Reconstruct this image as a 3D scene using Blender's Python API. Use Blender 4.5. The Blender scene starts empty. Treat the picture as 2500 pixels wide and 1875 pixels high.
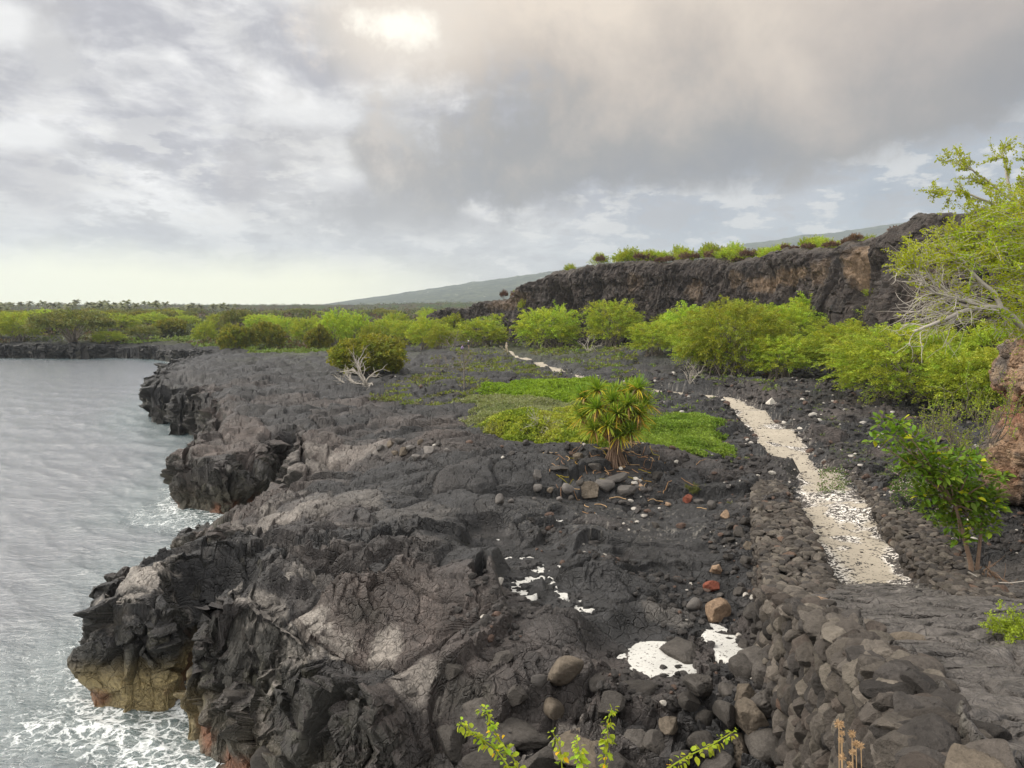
import bpy, math, random
import numpy as np
from mathutils import Vector, Matrix

SC = bpy.context.scene
COL = SC.collection
R = math.radians
f32 = np.float32

# ------------------------------------------------------------------ camera
F_PX, CAM_Z, PITCH = 745.0, 10.0, math.atan(79 / 745.0)
cam_d = bpy.data.cameras.new("camera")
cam_d.sensor_width = 36.0
cam_d.lens = F_PX / 1024 * 36.0
cam_d.clip_start = 0.1
cam_d.clip_end = 40000
cam = bpy.data.objects.new("camera", cam_d)
cam.location = (0, 0, CAM_Z)
cam.rotation_euler = (R(90) - PITCH, 0, 0)
COL.objects.link(cam)
SC.camera = cam

# ------------------------------------------------------------------ exposure
SC.view_settings.view_transform = 'Standard'
SC.view_settings.look = 'None'
SC.view_settings.gamma = 1
SC.view_settings.exposure = 0.04
SC.cycles.use_denoising = True
SC.cycles.max_bounces = 6
SC.cycles.diffuse_bounces = 3
SC.cycles.glossy_bounces = 2
SC.cycles.transmission_bounces = 3
SC.cycles.transparent_max_bounces = 8
SC.cycles.volume_bounces = 0
SC.cycles.use_adaptive_sampling = True
SC.cycles.adaptive_threshold = 0.02

# ------------------------------------------------------------------ sun
SUN_AZ, SUN_EL = R(-82), R(40)          # azimuth from +Y towards +X
sun_d = bpy.data.lights.new("sun", 'SUN')
sun_d.energy = 4.0
sun_d.angle = R(44)
sun_d.color = (1.0, 0.93, 0.82)
sun = bpy.data.objects.new("sun", sun_d)
sd = Vector((math.sin(SUN_AZ) * math.cos(SUN_EL), math.cos(SUN_AZ) * math.cos(SUN_EL), math.sin(SUN_EL)))
sun.rotation_euler = sd.to_track_quat('Z', 'Y').to_euler()
sun.location = sd * 50
COL.objects.link(sun)


# ------------------------------------------------------------------ node helper
class NT:
    def __init__(s, tree):
        s.t = tree
        s.n = tree.nodes
        s.l = tree.links

    def new(s, typ, **kw):
        n = s.n.new(typ)
        for k, v in kw.items():
            setattr(n, k, v)
        return n

    def put(s, sock, v):
        if hasattr(v, 'is_output'):
            s.l.new(v, sock)
        elif v is not None:
            if isinstance(v, (tuple, list)) and len(v) == 3 and sock.type == 'RGBA':
                v = tuple(v) + (1,)
            sock.default_value = v

    def math(s, op, a, b=None, c=None, clamp=False):
        n = s.new('ShaderNodeMath', operation=op, use_clamp=clamp)
        s.put(n.inputs[0], a)
        if b is not None: s.put(n.inputs[1], b)
        if c is not None: s.put(n.inputs[2], c)
        return n.outputs[0]

    def vmath(s, op, a, b=None):
        n = s.new('ShaderNodeVectorMath', operation=op)
        s.put(n.inputs[0], a)
        if b is not None: s.put(n.inputs[1], b)
        return n.outputs['Value'] if op in ('DOT_PRODUCT', 'LENGTH', 'DISTANCE') else n.outputs[0]

    def mix(s, f, a, b, bt='MIX'):
        n = s.new('ShaderNodeMix', data_type='RGBA', blend_type=bt)
        s.put(n.inputs[0], f)
        s.put(n.inputs[6], a)
        s.put(n.inputs[7], b)
        return n.outputs[2]

    def noise(s, vec, scale, detail=4, rough=0.5, dist=0.0, col=False, dim='3D'):
        n = s.new('ShaderNodeTexNoise', noise_dimensions=dim)
        s.put(n.inputs['Vector'], vec)
        n.inputs['Scale'].default_value = scale
        n.inputs['Detail'].default_value = detail
        n.inputs['Roughness'].default_value = rough
        n.inputs['Distortion'].default_value = dist
        return n.outputs['Color' if col else 'Fac']

    def ramp(s, f, stops):
        n = s.new('ShaderNodeValToRGB')
        s.put(n.inputs[0], f)
        e = n.color_ramp.elements
        while len(e) > len(stops): e.remove(e[-1])
        while len(e) < len(stops): e.new(0.5)
        for el, (p, c) in zip(e, stops):
            el.position = p
            el.color = (c, c, c, 1) if isinstance(c, (int, float)) else tuple(c) + (1,)
        return n.outputs[0]

    def sstep(s, v, a, b, clampd=True):
        n = s.new('ShaderNodeMapRange', interpolation_type='SMOOTHSTEP')
        s.put(n.inputs['Value'], v)
        s.put(n.inputs['From Min'], a)
        s.put(n.inputs['From Max'], b)
        return n.outputs[0]


# ------------------------------------------------------------------ world: cloudy sky
world = bpy.data.worlds.new("World")
SC.world = world
world.use_nodes = True
T = NT(world.node_tree)
T.n.clear()
out = T.new('ShaderNodeOutputWorld')
bg = T.new('ShaderNodeBackground')
bg.inputs[1].default_value = 0.1
T.l.new(bg.outputs[0], out.inputs[0])
sky = T.new('ShaderNodeTexSky', sky_type='NISHITA')
sky.sun_disc = False
sky.sun_elevation = SUN_EL
sky.sun_rotation = SUN_AZ
sky.air_density = 1.0
sky.dust_density = 2.0
tc = T.new('ShaderNodeTexCoord')
D = tc.outputs['Generated']
sep = T.new('ShaderNodeSeparateXYZ')
T.l.new(D, sep.inputs[0])
X, Y, Z = sep.outputs
az = T.math('ARCTAN2', X, Y)
hl = T.math('SQRT', T.math('ADD', T.math('MULTIPLY', X, X), T.math('MULTIPLY', Y, Y)))
el = T.math('ARCTAN2', Z, hl)
cmb = T.new('ShaderNodeCombineXYZ')
T.put(cmb.inputs[0], az); T.put(cmb.inputs[1], el)
AE = cmb.outputs[0]                       # (azimuth, elevation) plane
# cloud-deck projection: clouds flatten towards the horizon
den = T.math('ADD', T.math('ABSOLUTE', Z), 0.10)
cp = T.new('ShaderNodeCombineXYZ')
T.put(cp.inputs[0], T.math('DIVIDE', X, den)); T.put(cp.inputs[1], T.math('DIVIDE', Y, den))
DECK = cp.outputs[0]
mp = T.new('ShaderNodeMapping')
mp.inputs['Rotation'].default_value = (0, 0, R(-35))
mp.inputs['Scale'].default_value = (1.0, 0.45, 1)
T.l.new(DECK, mp.inputs[0])
n_deck = T.noise(mp.outputs[0], 1.05, 6, 0.52, 0.25)
n_deck2 = T.noise(mp.outputs[0], 3.4, 5, 0.55, 0.3)
mp2 = T.new('ShaderNodeMapping')
mp2.inputs['Scale'].default_value = (1.0, 2.6, 1)
T.l.new(AE, mp2.inputs[0])
n_str = T.noise(mp2.outputs[0], 5.5, 9, 0.60, 0.3)        # streaks
n_puff = T.noise(D, 6.5, 8, 0.60, 0.15)                   # puffs
n_puff2 = T.noise(D, 17.0, 6, 0.65, 0.1)
n_big = T.noise(D, 2.6, 4, 0.5, 0.1)


def blob(ax, ey, sx, sy, amp=1.0, wob=0.35):
    """soft ellipse at azimuth/elevation (degrees), edge stirred by noise"""
    u = T.math('DIVIDE', T.math('SUBTRACT', az, R(ax)), R(sx))
    v = T.math('DIVIDE', T.math('SUBTRACT', el, R(ey)), R(sy))
    d2 = T.math('SQRT', T.math('ADD', T.math('MULTIPLY', u, u), T.math('MULTIPLY', v, v)))
    d2 = T.math('ADD', d2, T.math('MULTIPLY', T.math('SUBTRACT', n_puff, 0.5), wob * 5))
    d2 = T.math('ADD', d2, T.math('MULTIPLY', T.math('SUBTRACT', n_puff2, 0.5), wob * 3))
    return T.math('MULTIPLY', T.sstep(d2, 1.25, 0.35), amp)


# high overcast layer: streaky, bright gaps on the seaward side
bright = T.sstep(T.math('ADD', T.math('MULTIPLY', n_str, 0.65), T.math('MULTIPLY', n_deck2, 0.35)), 0.43, 0.62)
base = T.mix(bright, (0.47, 0.465, 0.50), (0.98, 0.965, 0.95))
n_b = T.sstep(n_puff, 0.42, 0.62)
base = T.mix(T.math('MULTIPLY', n_b, 0.55), base, (0.52, 0.50, 0.485))
base = T.mix(T.math('MULTIPLY', T.sstep(n_puff2, 0.45, 0.65), 0.35), base, (0.80, 0.79, 0.77))
# right / lower band is bluer and greyer
right = T.sstep(az, R(-6), R(24))
low = T.sstep(el, R(17), R(7))
rb = T.mix(T.sstep(n_puff, 0.35, 0.7), (0.36, 0.42, 0.49), (0.56, 0.585, 0.63))
base = T.mix(T.math('MULTIPLY', right, 0.9), base, rb)
# near the horizon
hz = T.mix(right, (0.68, 0.69, 0.66), (0.47, 0.545, 0.58))
base = T.mix(T.math('MULTIPLY', T.sstep(el, R(9), R(1.5)), 0.75), base, T.mix(T.sstep(n_str, 0.4, 0.65), T.mix(0.25, hz, (0.4, 0.4, 0.42)), hz))
glow = T.math('MULTIPLY', T.sstep(T.math('ADD', el, T.math('MULTIPLY', T.math('SUBTRACT', n_puff, 0.5), 0.05)), R(4.8), R(1.8)), T.sstep(az, R(2), R(-16)))
n_cu = T.noise(mp2.outputs[0], 12.0, 9, 0.62, 0.1)
cuz = T.sstep(el, R(16), R(9))
base = T.mix(T.math('MULTIPLY', T.math('MULTIPLY', T.sstep(n_cu, 0.50, 0.58), cuz), 0.55), base, (0.86, 0.84, 0.80))
base = T.mix(T.math('MULTIPLY', T.math('MULTIPLY', T.sstep(n_cu, 0.47, 0.40), cuz), 0.45), base, (0.46, 0.45, 0.455))
base = T.mix(glow, base, (1.15, 1.14, 0.84))
# the big heavy cloud: lower edge runs across at 7-14 degrees and rises to the right
edge = T.math('ADD', R(7.4), T.math('MULTIPLY', T.math('MAXIMUM', T.math('SUBTRACT', az, R(8)), 0.0), 0.06))
edge = T.math('ADD', edge, T.math('MULTIPLY', T.math('POWER', T.math('MAXIMUM', T.math('SUBTRACT', az, R(10)), 0.0), 2.0), 0.20))
lift = T.math('MULTIPLY', T.math('MAXIMUM', T.math('SUBTRACT', R(-10), az), 0.0), 2.2)
edge = T.math('ADD', edge, lift)
q = T.math('SUBTRACT', el, edge)
stir = T.math('ADD', T.math('MULTIPLY', T.math('SUBTRACT', n_puff, 0.5), 0.20), T.math('MULTIPLY', T.math('SUBTRACT', n_puff2, 0.5), 0.09))
soft = T.mix(T.sstep(az, R(-6), R(16)), (1.15,) * 3, (0.6,) * 3)
q = T.math('ADD', q, T.math('MULTIPLY', stir, soft))
heavy = T.sstep(q, R(-0.8), R(1.9))
lefte = T.sstep(T.math('ADD', az, T.math('ADD', T.math('MULTIPLY', T.math('SUBTRACT', n_big, 0.5), 0.5), T.math('MULTIPLY', T.math('ADD', T.math('SUBTRACT', n_puff, 0.5), T.math('MULTIPLY', T.math('SUBTRACT', n_puff2, 0.5), .4)), 1.25))), R(-25), R(-3))
heavy = T.math('MULTIPLY', heavy, lefte)
body = T.ramp(T.math('ADD', T.math('MULTIPLY', q, 3.0), T.math('ADD', T.math('MULTIPLY', T.math('SUBTRACT', n_big, 0.5), 0.7), T.math('MULTIPLY', T.math('SUBTRACT', n_puff, 0.5), 0.5))),
              [(0.0, (0.28, 0.285, 0.305)), (0.18, (0.36, 0.345, 0.33)), (0.40, (0.57, 0.50, 0.435)), (0.75, (0.84, 0.73, 0.61))])
body = T.mix(T.math('MULTIPLY', T.sstep(az, R(14), R(30)), 0.6), body, T.mix(T.sstep(q, R(0), R(14)), (0.31, 0.30, 0.30), (0.58, 0.50, 0.45)))
body = T.mix(T.math('MULTIPLY', T.sstep(az, R(0), R(-14)), 0.55), body, T.mix(T.sstep(n_puff2, 0.4, 0.62), (0.50, 0.47, 0.45), (0.74, 0.70, 0.65)))
base = T.mix(heavy, base, body)


def dark(ax, ey, sx, sy, amp, colr=(0.41, 0.395, 0.39)):
    global base
    base = T.mix(blob(ax, ey, sx, sy, amp), base, colr)


def light(ax, ey, sx, sy, amp, colr=(0.95, 0.94, 0.92)):
    global base
    base = T.mix(blob(ax, ey, sx, sy, amp), base, colr)


dark(-10.5, 6.8, 5.5, 1.9, 0.8, (0.40, 0.39, 0.39))
dark(-6.0, 6.0, 4.0, 1.6, 0.7, (0.42, 0.41, 0.41))
dark(-19.5, 9.0, 1.5, 2.6, 0.65, (0.47, 0.45, 0.46))
dark(-32.0, 7.5, 3.0, 2.4, 0.55, (0.50, 0.48, 0.49))
dark(-12.0, 4.6, 2.4, 1.4, 0.3, (0.50, 0.49, 0.48))
light(-33.8, 16.8, 4.0, 1.7, 0.8)
light(-36, 21.5, 5.0, 2.0, 0.8)
light(-32.5, 10.6, 2.6, 0.9, 0.8)
light(-15.0, 13.4, 4.5, 1.2, 0.6)
light(-13.0, 9.3, 3.0, 1.2, 0.45)
light(-19.0, 21.0, 8.0, 0.9, 0.5)
dark(-24.0, 22.5, 7.0, 2.2, 0.45, (0.50, 0.485, 0.52))
# sun glow behind thin cloud
base = T.mix(blob(-7.5, 20.5, 8.0, 5.0, 0.5, 0.25), base, (0.88, 0.78, 0.67))
base = T.mix(blob(-8.0, 19.8, 6.5, 3.0, 0.6, 0.6), base, (0.90, 0.81, 0.70))
base = T.mix(blob(-8.3, 19.6, 3.3, 1.35, 0.95, 0.7), base, (1.2, 1.13, 0.99))
# unseen sky behind the camera and overhead, brightened to add light to the scene
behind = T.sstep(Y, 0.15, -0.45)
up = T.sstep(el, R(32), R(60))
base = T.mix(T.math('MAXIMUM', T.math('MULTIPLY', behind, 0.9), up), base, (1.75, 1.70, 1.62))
below = T.sstep(Z, -0.004, -0.03)
base = T.mix(below, base, (0.35, 0.38, 0.40))
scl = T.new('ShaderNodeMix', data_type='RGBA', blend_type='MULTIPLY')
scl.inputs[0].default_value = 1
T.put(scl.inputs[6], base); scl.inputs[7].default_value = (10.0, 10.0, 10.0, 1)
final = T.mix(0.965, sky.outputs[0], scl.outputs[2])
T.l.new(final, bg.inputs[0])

# ------------------------------------------------------------------ picture -> world
cP, sP = math.cos(PITCH), math.sin(PITCH)


def ray(px, py):
    u, v = (px - 512) / F_PX, (384 - py) / F_PX
    return Vector((u, cP + v * sP, -sP + v * cP))


def W(px, py, z=0.0):
    d = ray(px, py)
    return Vector((0, 0, CAM_Z)) + d * ((z - CAM_Z) / d.z)


def WY(px, py, y):
    d = ray(px, py)
    return Vector((0, 0, CAM_Z)) + d * (y / d.y)


# ------------------------------------------------------------------ numpy noise
rs = np.random.RandomState(7)
T3 = rs.rand(64, 64, 64).astype(f32)
T2 = rs.rand(256, 256).astype(f32)
TJ = rs.rand(4, 128, 128).astype(f32)
TV = rs.rand(4, 32, 32, 32).astype(f32)


def sst(x, a, b):
    t = np.clip((x - a) / (b - a), 0, 1)
    return t * t * (3 - 2 * t)


def vn2(x, y):
    xi = np.floor(x).astype(np.int32); yi = np.floor(y).astype(np.int32)
    fx = (x - xi).astype(f32); fy = (y - yi).astype(f32)
    fx = fx * fx * fx * (fx * (fx * 6 - 15) + 10); fy = fy * fy * fy * (fy * (fy * 6 - 15) + 10)
    x0 = xi & 255; x1 = (xi + 1) & 255; y0 = yi & 255; y1 = (yi + 1) & 255
    a = T2[x0, y0]; b = T2[x1, y0]; c = T2[x0, y1]; d = T2[x1, y1]
    return (a + (b - a) * fx) * (1 - fy) + (c + (d - c) * fx) * fy


def fb2(x, y, f, o=4, g=0.5, s=0):
    r = 0; a = 1.0; t = 0
    for i in range(o):
        k = f * 2 ** i
        cx, sx = math.cos(i * 1.1 + .3), math.sin(i * 1.1 + .3)
        r = r + a * vn2((x * cx - y * sx) * k + 17.3 * i + s * 7.7, (x * sx + y * cx) * k + 9.1 * i + s * 3.1)
        t += a; a *= g
    return r / t - 0.5


def vn3(x, y, z):
    xi = np.floor(x).astype(np.int32); yi = np.floor(y).astype(np.int32); zi = np.floor(z).astype(np.int32)
    fx = (x - xi).astype(f32); fy = (y - yi).astype(f32); fz = (z - zi).astype(f32)
    fx = fx * fx * (3 - 2 * fx); fy = fy * fy * (3 - 2 * fy); fz = fz * fz * (3 - 2 * fz)
    x0 = xi & 63; x1 = (xi + 1) & 63; y0 = yi & 63; y1 = (yi + 1) & 63; z0 = zi & 63; z1 = (zi + 1) & 63
    def pl(zz):
        a = T3[x0, y0, zz]; b = T3[x1, y0, zz]; c = T3[x0, y1, zz]; d = T3[x1, y1, zz]
        return (a + (b - a) * fx) * (1 - fy) + (c + (d - c) * fx) * fy
    p = pl(z0)
    return p + (pl(z1) - p) * fz


def fb3(x, y, z, f, o=3, g=0.5, s=0):
    r = 0; a = 1.0; t = 0
    for i in range(o):
        k = f * 2.03 ** i
        r = r + a * vn3(x * k + 5.7 * i + s * 3.3, y * k + 11.9 * i + s * 5.1, z * k + 7.7 * i + s)
        t += a; a *= g
    return r / t - 0.5


def vor2(x, y, s=0, tilt=False):
    """F1, F2, random of the nearest cell, and with tilt a random plane through each cell"""
    tl = np.zeros(x.shape, f32)
    xi = np.floor(x).astype(np.int32); yi = np.floor(y).astype(np.int32)
    f1 = np.full(x.shape, 9, f32); f2 = f1.copy(); rid = np.zeros(x.shape, f32)
    for i in (-1, 0, 1):
        for j in (-1, 0, 1):
            a = (xi + i + 31 * s) & 127; b = (yi + j + 57 * s) & 127
            d = np.hypot(xi + i + TJ[0][a, b] - x, yi + j + TJ[1][a, b] - y).astype(f32)
            m = d < f1
            f2 = np.where(m, f1, np.minimum(f2, d)); rid = np.where(m, TJ[2][a, b], rid); f1 = np.where(m, d, f1)
            if tilt:
                tl = np.where(m, (x - xi - i - TJ[0][a, b]) * (TJ[3][a, b] - .5) * 2 + (y - yi - j - TJ[1][a, b]) * (TJ[2][b, a] - .35) * 2, tl)
    if tilt: return f1, f2, rid, tl
    return f1, f2, rid


def vor3(x, y, z, s=0, tilt=False):
    tl = np.zeros(x.shape, f32)
    xi = np.floor(x).astype(np.int32); yi = np.floor(y).astype(np.int32); zi = np.floor(z).astype(np.int32)
    f1 = np.full(x.shape, 9, f32); f2 = f1.copy(); rid = np.zeros(x.shape, f32)
    for i in (-1, 0, 1):
        for j in (-1, 0, 1):
            for k in (-1, 0, 1):
                a = (xi + i + 5 * s) & 31; b = (yi + j + 3 * s) & 31; c = (zi + k) & 31
                dx = xi + i + TV[0][a, b, c] - x; dy = yi + j + TV[1][a, b, c] - y; dz = zi + k + TV[2][a, b, c] - z
                d = np.sqrt(dx * dx + dy * dy + dz * dz).astype(f32)
                m = d < f1
                f2 = np.where(m, f1, np.minimum(f2, d)); rid = np.where(m, TV[3][a, b, c], rid); f1 = np.where(m, d, f1)
                if tilt: tl = np.where(m, -dx * (TV[2][b, c, a] - .5) * 2 - dy * (TV[1][c, a, b] - .5) * 2 - dz * (TV[0][c, b, a] - .5) * 2, tl)
    if tilt: return f1, f2, rid, tl
    return f1, f2, rid


def seg_dist(x, y, pts):
    """distance to an open polyline and arclength parameter"""
    best = np.full(x.shape, 1e9, f32); par = np.zeros(x.shape, f32); acc = 0.0
    for (ax, ay), (bx, by) in zip(pts[:-1], pts[1:]):
        dx, dy = bx - ax, by - ay; L2 = dx * dx + dy * dy; L = math.sqrt(L2)
        t = np.clip(((x - ax) * dx + (y - ay) * dy) / L2, 0, 1)
        d = np.hypot(x - ax - t * dx, y - ay - t * dy)
        m = d < best
        best = np.where(m, d, best); par = np.where(m, acc + t * L, par); acc += L
    return best, par


def poly_sdf(x, y, pts):
    """positive inside"""
    best = np.full(x.shape, 1e9, f32); ins = np.zeros(x.shape, bool); n = len(pts)
    for i in range(n):
        ax, ay = pts[i]; bx, by = pts[(i + 1) % n]
        dx, dy = bx - ax, by - ay; L2 = dx * dx + dy * dy + 1e-9
        t = np.clip(((x - ax) * dx + (y - ay) * dy) / L2, 0, 1)
        best = np.minimum(best, np.hypot(x - ax - t * dx, y - ay - t * dy))
        c = (ay > y) != (by > y)
        xin = ax + (y - ay) * (dx / (dy if abs(dy) > 1e-9 else 1e-9))
        ins ^= c & (x < xin)
    return np.where(ins, best, -best)


# ------------------------------------------------------------------ mesh helpers
def mk_mesh(name, V, F, mats=(), attrs=None, smooth=True, mat_idx=None):
    """V (n,3); F (m,3|4) array or list of such arrays"""
    Fs = F if isinstance(F, list) else [F]
    Fs = [np.asarray(q, np.int32) for q in Fs if len(q)]
    me = bpy.data.meshes.new(name)
    V = np.asarray(V, f32)
    me.vertices.add(len(V)); me.vertices.foreach_set('co', V.ravel())
    loops = np.concatenate([q.ravel() for q in Fs]); tot = np.concatenate([np.full(len(q), q.shape[1], np.int32) for q in Fs])
    st = np.concatenate([[0], np.cumsum(tot)[:-1]]).astype(np.int32)
    me.loops.add(len(loops)); me.loops.foreach_set('vertex_index', loops)
    me.polygons.add(len(tot)); me.polygons.foreach_set('loop_start', st); me.polygons.foreach_set('loop_total', tot)
    me.polygons.foreach_set('use_smooth', np.full(len(tot), smooth, bool))
    for m in mats: me.materials.append(m)
    if mat_idx is not None: me.polygons.foreach_set('material_index', np.asarray(mat_idx, np.int32))
    me.update(calc_edges=True)
    for k, a in (attrs or {}).items():
        a = np.asarray(a, f32)
        if a.ndim == 2:
            at = me.attributes.new(k, 'FLOAT_COLOR', 'POINT')
            at.data.foreach_set('color', np.hstack([a, np.ones((len(a), 1), f32)]).ravel())
        else:
            at = me.attributes.new(k, 'FLOAT', 'POINT'); at.data.foreach_set('value', a)
    return me


def add_obj(name, me, parent=None, loc=None, rot=None, scale=None):
    o = bpy.data.objects.new(name, me)
    COL.objects.link(o)
    if parent: o.parent = parent
    if loc is not None: o.location = loc
    if rot is not None: o.rotation_euler = rot
    if scale is not None: o.scale = scale if hasattr(scale, '__len__') else (scale,) * 3
    return o


def tag(o, label=None, cat=None, group=None, kind=None):
    if label: o['label'] = label
    if cat: o['category'] = cat
    if group: o['group'] = group
    if kind: o['kind'] = kind
    return o


def grid_faces(nr, nc):
    i = np.arange(nr * nc, dtype=np.int32).reshape(nr, nc)
    return np.stack([i[:-1, :-1], i[:-1, 1:], i[1:, 1:], i[1:, :-1]], -1).reshape(-1, 4)


class Bag:
    """collects pieces into one mesh"""
    def __init__(s):
        s.V = []; s.Q = []; s.Tt = []; s.c = []; s.n = 0

    def add(s, V, F, col=None):
        V = np.asarray(V, f32); F = np.asarray(F, np.int32)
        s.V.append(V)
        (s.Q if F.shape[1] == 4 else s.Tt).append(F + s.n)
        if col is None: col = (1, 1, 1)
        c = np.asarray(col, f32)
        s.c.append(np.broadcast_to(c, (len(V), 3)) if c.ndim == 1 else c)
        s.n += len(V)

    def mesh(s, name, mats, smooth=True):
        F = []
        if s.Q: F.append(np.concatenate(s.Q))
        if s.Tt: F.append(np.concatenate(s.Tt))
        return mk_mesh(name, np.concatenate(s.V), F, mats, {'col': np.concatenate(s.c)}, smooth)


def tube(bag, pts, rad, seg=6, col=None, cap=True):
    P = np.asarray(pts, float); n = len(P)
    rad = np.broadcast_to(np.asarray(rad, float), (n,))
    tg = np.gradient(P, axis=0); tg /= np.linalg.norm(tg, axis=1)[:, None] + 1e-9
    ref = np.array([0.31, 0.2, 0.93]) if abs(tg[0, 2]) < 0.8 else np.array([1.0, 0.2, 0.1])
    V = []
    for i in range(n):
        a = np.cross(tg[i], ref); a /= np.linalg.norm(a) + 1e-9
        b = np.cross(tg[i], a); ref = np.cross(a, tg[i])
        ph = np.arange(seg) * 2 * math.pi / seg
        V.append(P[i] + rad[i] * (np.cos(ph)[:, None] * a + np.sin(ph)[:, None] * b))
    V = np.concatenate(V)
    i = np.arange(seg); j = (i + 1) % seg
    F = np.concatenate([np.stack([k * seg + i, k * seg + j, (k + 1) * seg + j, (k + 1) * seg + i], -1) for k in range(n - 1)])
    bag.add(V, F, col)


_ico = {}
def ico(sub):
    if sub in _ico: return _ico[sub]
    t = (1 + 5 ** .5) / 2
    v = [(-1, t, 0), (1, t, 0), (-1, -t, 0), (1, -t, 0), (0, -1, t), (0, 1, t), (0, -1, -t), (0, 1, -t), (t, 0, -1), (t, 0, 1), (-t, 0, -1), (-t, 0, 1)]
    v = [tuple(np.array(q) / np.linalg.norm(q)) for q in v]
    f = [(0, 11, 5), (0, 5, 1), (0, 1, 7), (0, 7, 10), (0, 10, 11), (1, 5, 9), (5, 11, 4), (11, 10, 2), (10, 7, 6), (7, 1, 8), (3, 9, 4), (3, 4, 2), (3, 2, 6), (3, 6, 8), (3, 8, 9), (4, 9, 5), (2, 4, 11), (6, 2, 10), (8, 6, 7), (9, 8, 1)]
    for _ in range(sub):
        mid = {}; nf = []
        def m(a, b):
            k = (min(a, b), max(a, b))
            if k not in mid:
                q = np.array(v[a]) + np.array(v[b]); v.append(tuple(q / np.linalg.norm(q))); mid[k] = len(v) - 1
            return mid[k]
        for a, b, c in f:
            ab, bc, ca = m(a, b), m(b, c), m(c, a)
            nf += [(a, ab, ca), (b, bc, ab), (c, ca, bc), (ab, bc, ca)]
        f = nf
    _ico[sub] = (np.array(v, f32), np.array(f, np.int32))
    return _ico[sub]


def rock(seed, sub=3, planes=12, rnd=0.06, rough=0.06, pits=0.0):
    """unit-ish angular rock: convex cut of a ball, softened, roughened"""
    r_ = np.random.RandomState(seed)
    d, F = ico(sub)
    n = r_.randn(planes, 3); n /= np.linalg.norm(n, axis=1)[:, None]
    h = (0.62 if planes > 12 else 0.46) + 0.34 * r_.rand(planes)
    c = d @ n.T
    q = np.where(c > 0.05, h[None] / np.maximum(c, 0.05), 9.0)
    q = np.concatenate([q, np.full((len(d), 1), 1.08)], 1)
    k = 1.0 / max(rnd, 1e-3)
    rad = -np.log(np.exp(-k * (q - q.min(1, keepdims=True))).sum(1)) / k + q.min(1)
    o = r_.rand(3) * 40
    nz = fb3(d[:, 0] + o[0], d[:, 1] + o[1], d[:, 2] + o[2], 2.4, 5, 0.68)
    rad = rad * (1 + rough * 3.2 * nz)
    if pits:
        f1, _, _ = vor3(d[:, 0] * 4 + o[0], d[:, 1] * 4 + o[1], d[:, 2] * 4 + o[2])
        rad -= pits * sst(f1, 0.42, 0.12)
    return d * rad[:, None].astype(f32), F


def rotm(ax, ay, az_):
    return np.array(Matrix.Rotation(az_, 3, 'Z') @ Matrix.Rotation(ay, 3, 'Y') @ Matrix.Rotation(ax, 3, 'X'), f32)

# ================================================================== materials
def new_mat(name):
    m = bpy.data.materials.new(name)
    m.use_nodes = True
    t = NT(m.node_tree)
    b = t.n['Principled BSDF']
    return m, t, b


def rock_material(name, tint=None, fine=1.0, bump=0.35, rough=0.72, rnd=False, scale=1.0, lichen=0.0, spec=0.35):
    m, t, b = new_mat(name)
    geo = t.new('ShaderNodeNewGeometry')
    tcn = t.new('ShaderNodeTexCoord')
    P = geo.outputs['Position'] if not rnd else tcn.outputs['Object']
    if tint is None:
        a = t.new('ShaderNodeAttribute', attribute_name='col'); c = a.outputs['Color']
    else:
        a = None; c = t.mix(0, tint, tint)
    n1 = t.noise(P, 1.7 * scale, 5, 0.6)
    n2 = t.noise(P, 9.0 * scale, 5, 0.65)
    n3 = t.noise(P, 45 * scale, 3, 0.6)
    v = t.math('ADD', t.math('MULTIPLY', n1, 0.9), t.math('MULTIPLY', n2, 0.8))
    v = t.math('ADD', v, t.math('MULTIPLY', n3, 0.35))
    v = t.math('ADD', t.math('MULTIPLY', t.math('SUBTRACT', v, 1.025), 1.3 * fine), 1.0)
    hs = t.new('ShaderNodeVectorMath', operation='SCALE')
    t.put(hs.inputs[0], c); t.put(hs.inputs['Scale'], v)
    c2 = hs.outputs[0]
    if rnd:
        oi = t.new('ShaderNodeObjectInfo')
        rr = t.math('MULTIPLY_ADD', oi.outputs['Random'], 0.75, 0.6)
        hs2 = t.new('ShaderNodeVectorMath', operation='SCALE')
        t.put(hs2.inputs[0], c2); t.put(hs2.inputs['Scale'], rr); c2 = hs2.outputs[0]
    if lichen:
        lm = t.sstep(t.noise(P, 5.5 * scale, 5, 0.7), 0.60, 0.70)
        c2 = t.mix(t.math('MULTIPLY', lm, lichen), c2, (0.30, 0.29, 0.26))
    t.l.new(c2, b.inputs['Base Color'])
    b.inputs['Roughness'].default_value = rough
    b.inputs['Specular IOR Level'].default_value = spec
    bp = t.new('ShaderNodeBump')
    bp.inputs['Strength'].default_value = bump
    bp.inputs['Distance'].default_value = 0.11
    hh = t.math('ADD', t.math('MULTIPLY', n2, 1.0), t.math('MULTIPLY', n3, 0.35))
    t.l.new(hh, bp.inputs['Height'])
    t.l.new(bp.outputs[0], b.inputs['Normal'])
    return m, t, b, bp, P


M_lava, t, b, bp, P = rock_material('lava_rock', fine=1.6, bump=0.75, rough=0.52, spec=0.5)
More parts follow.
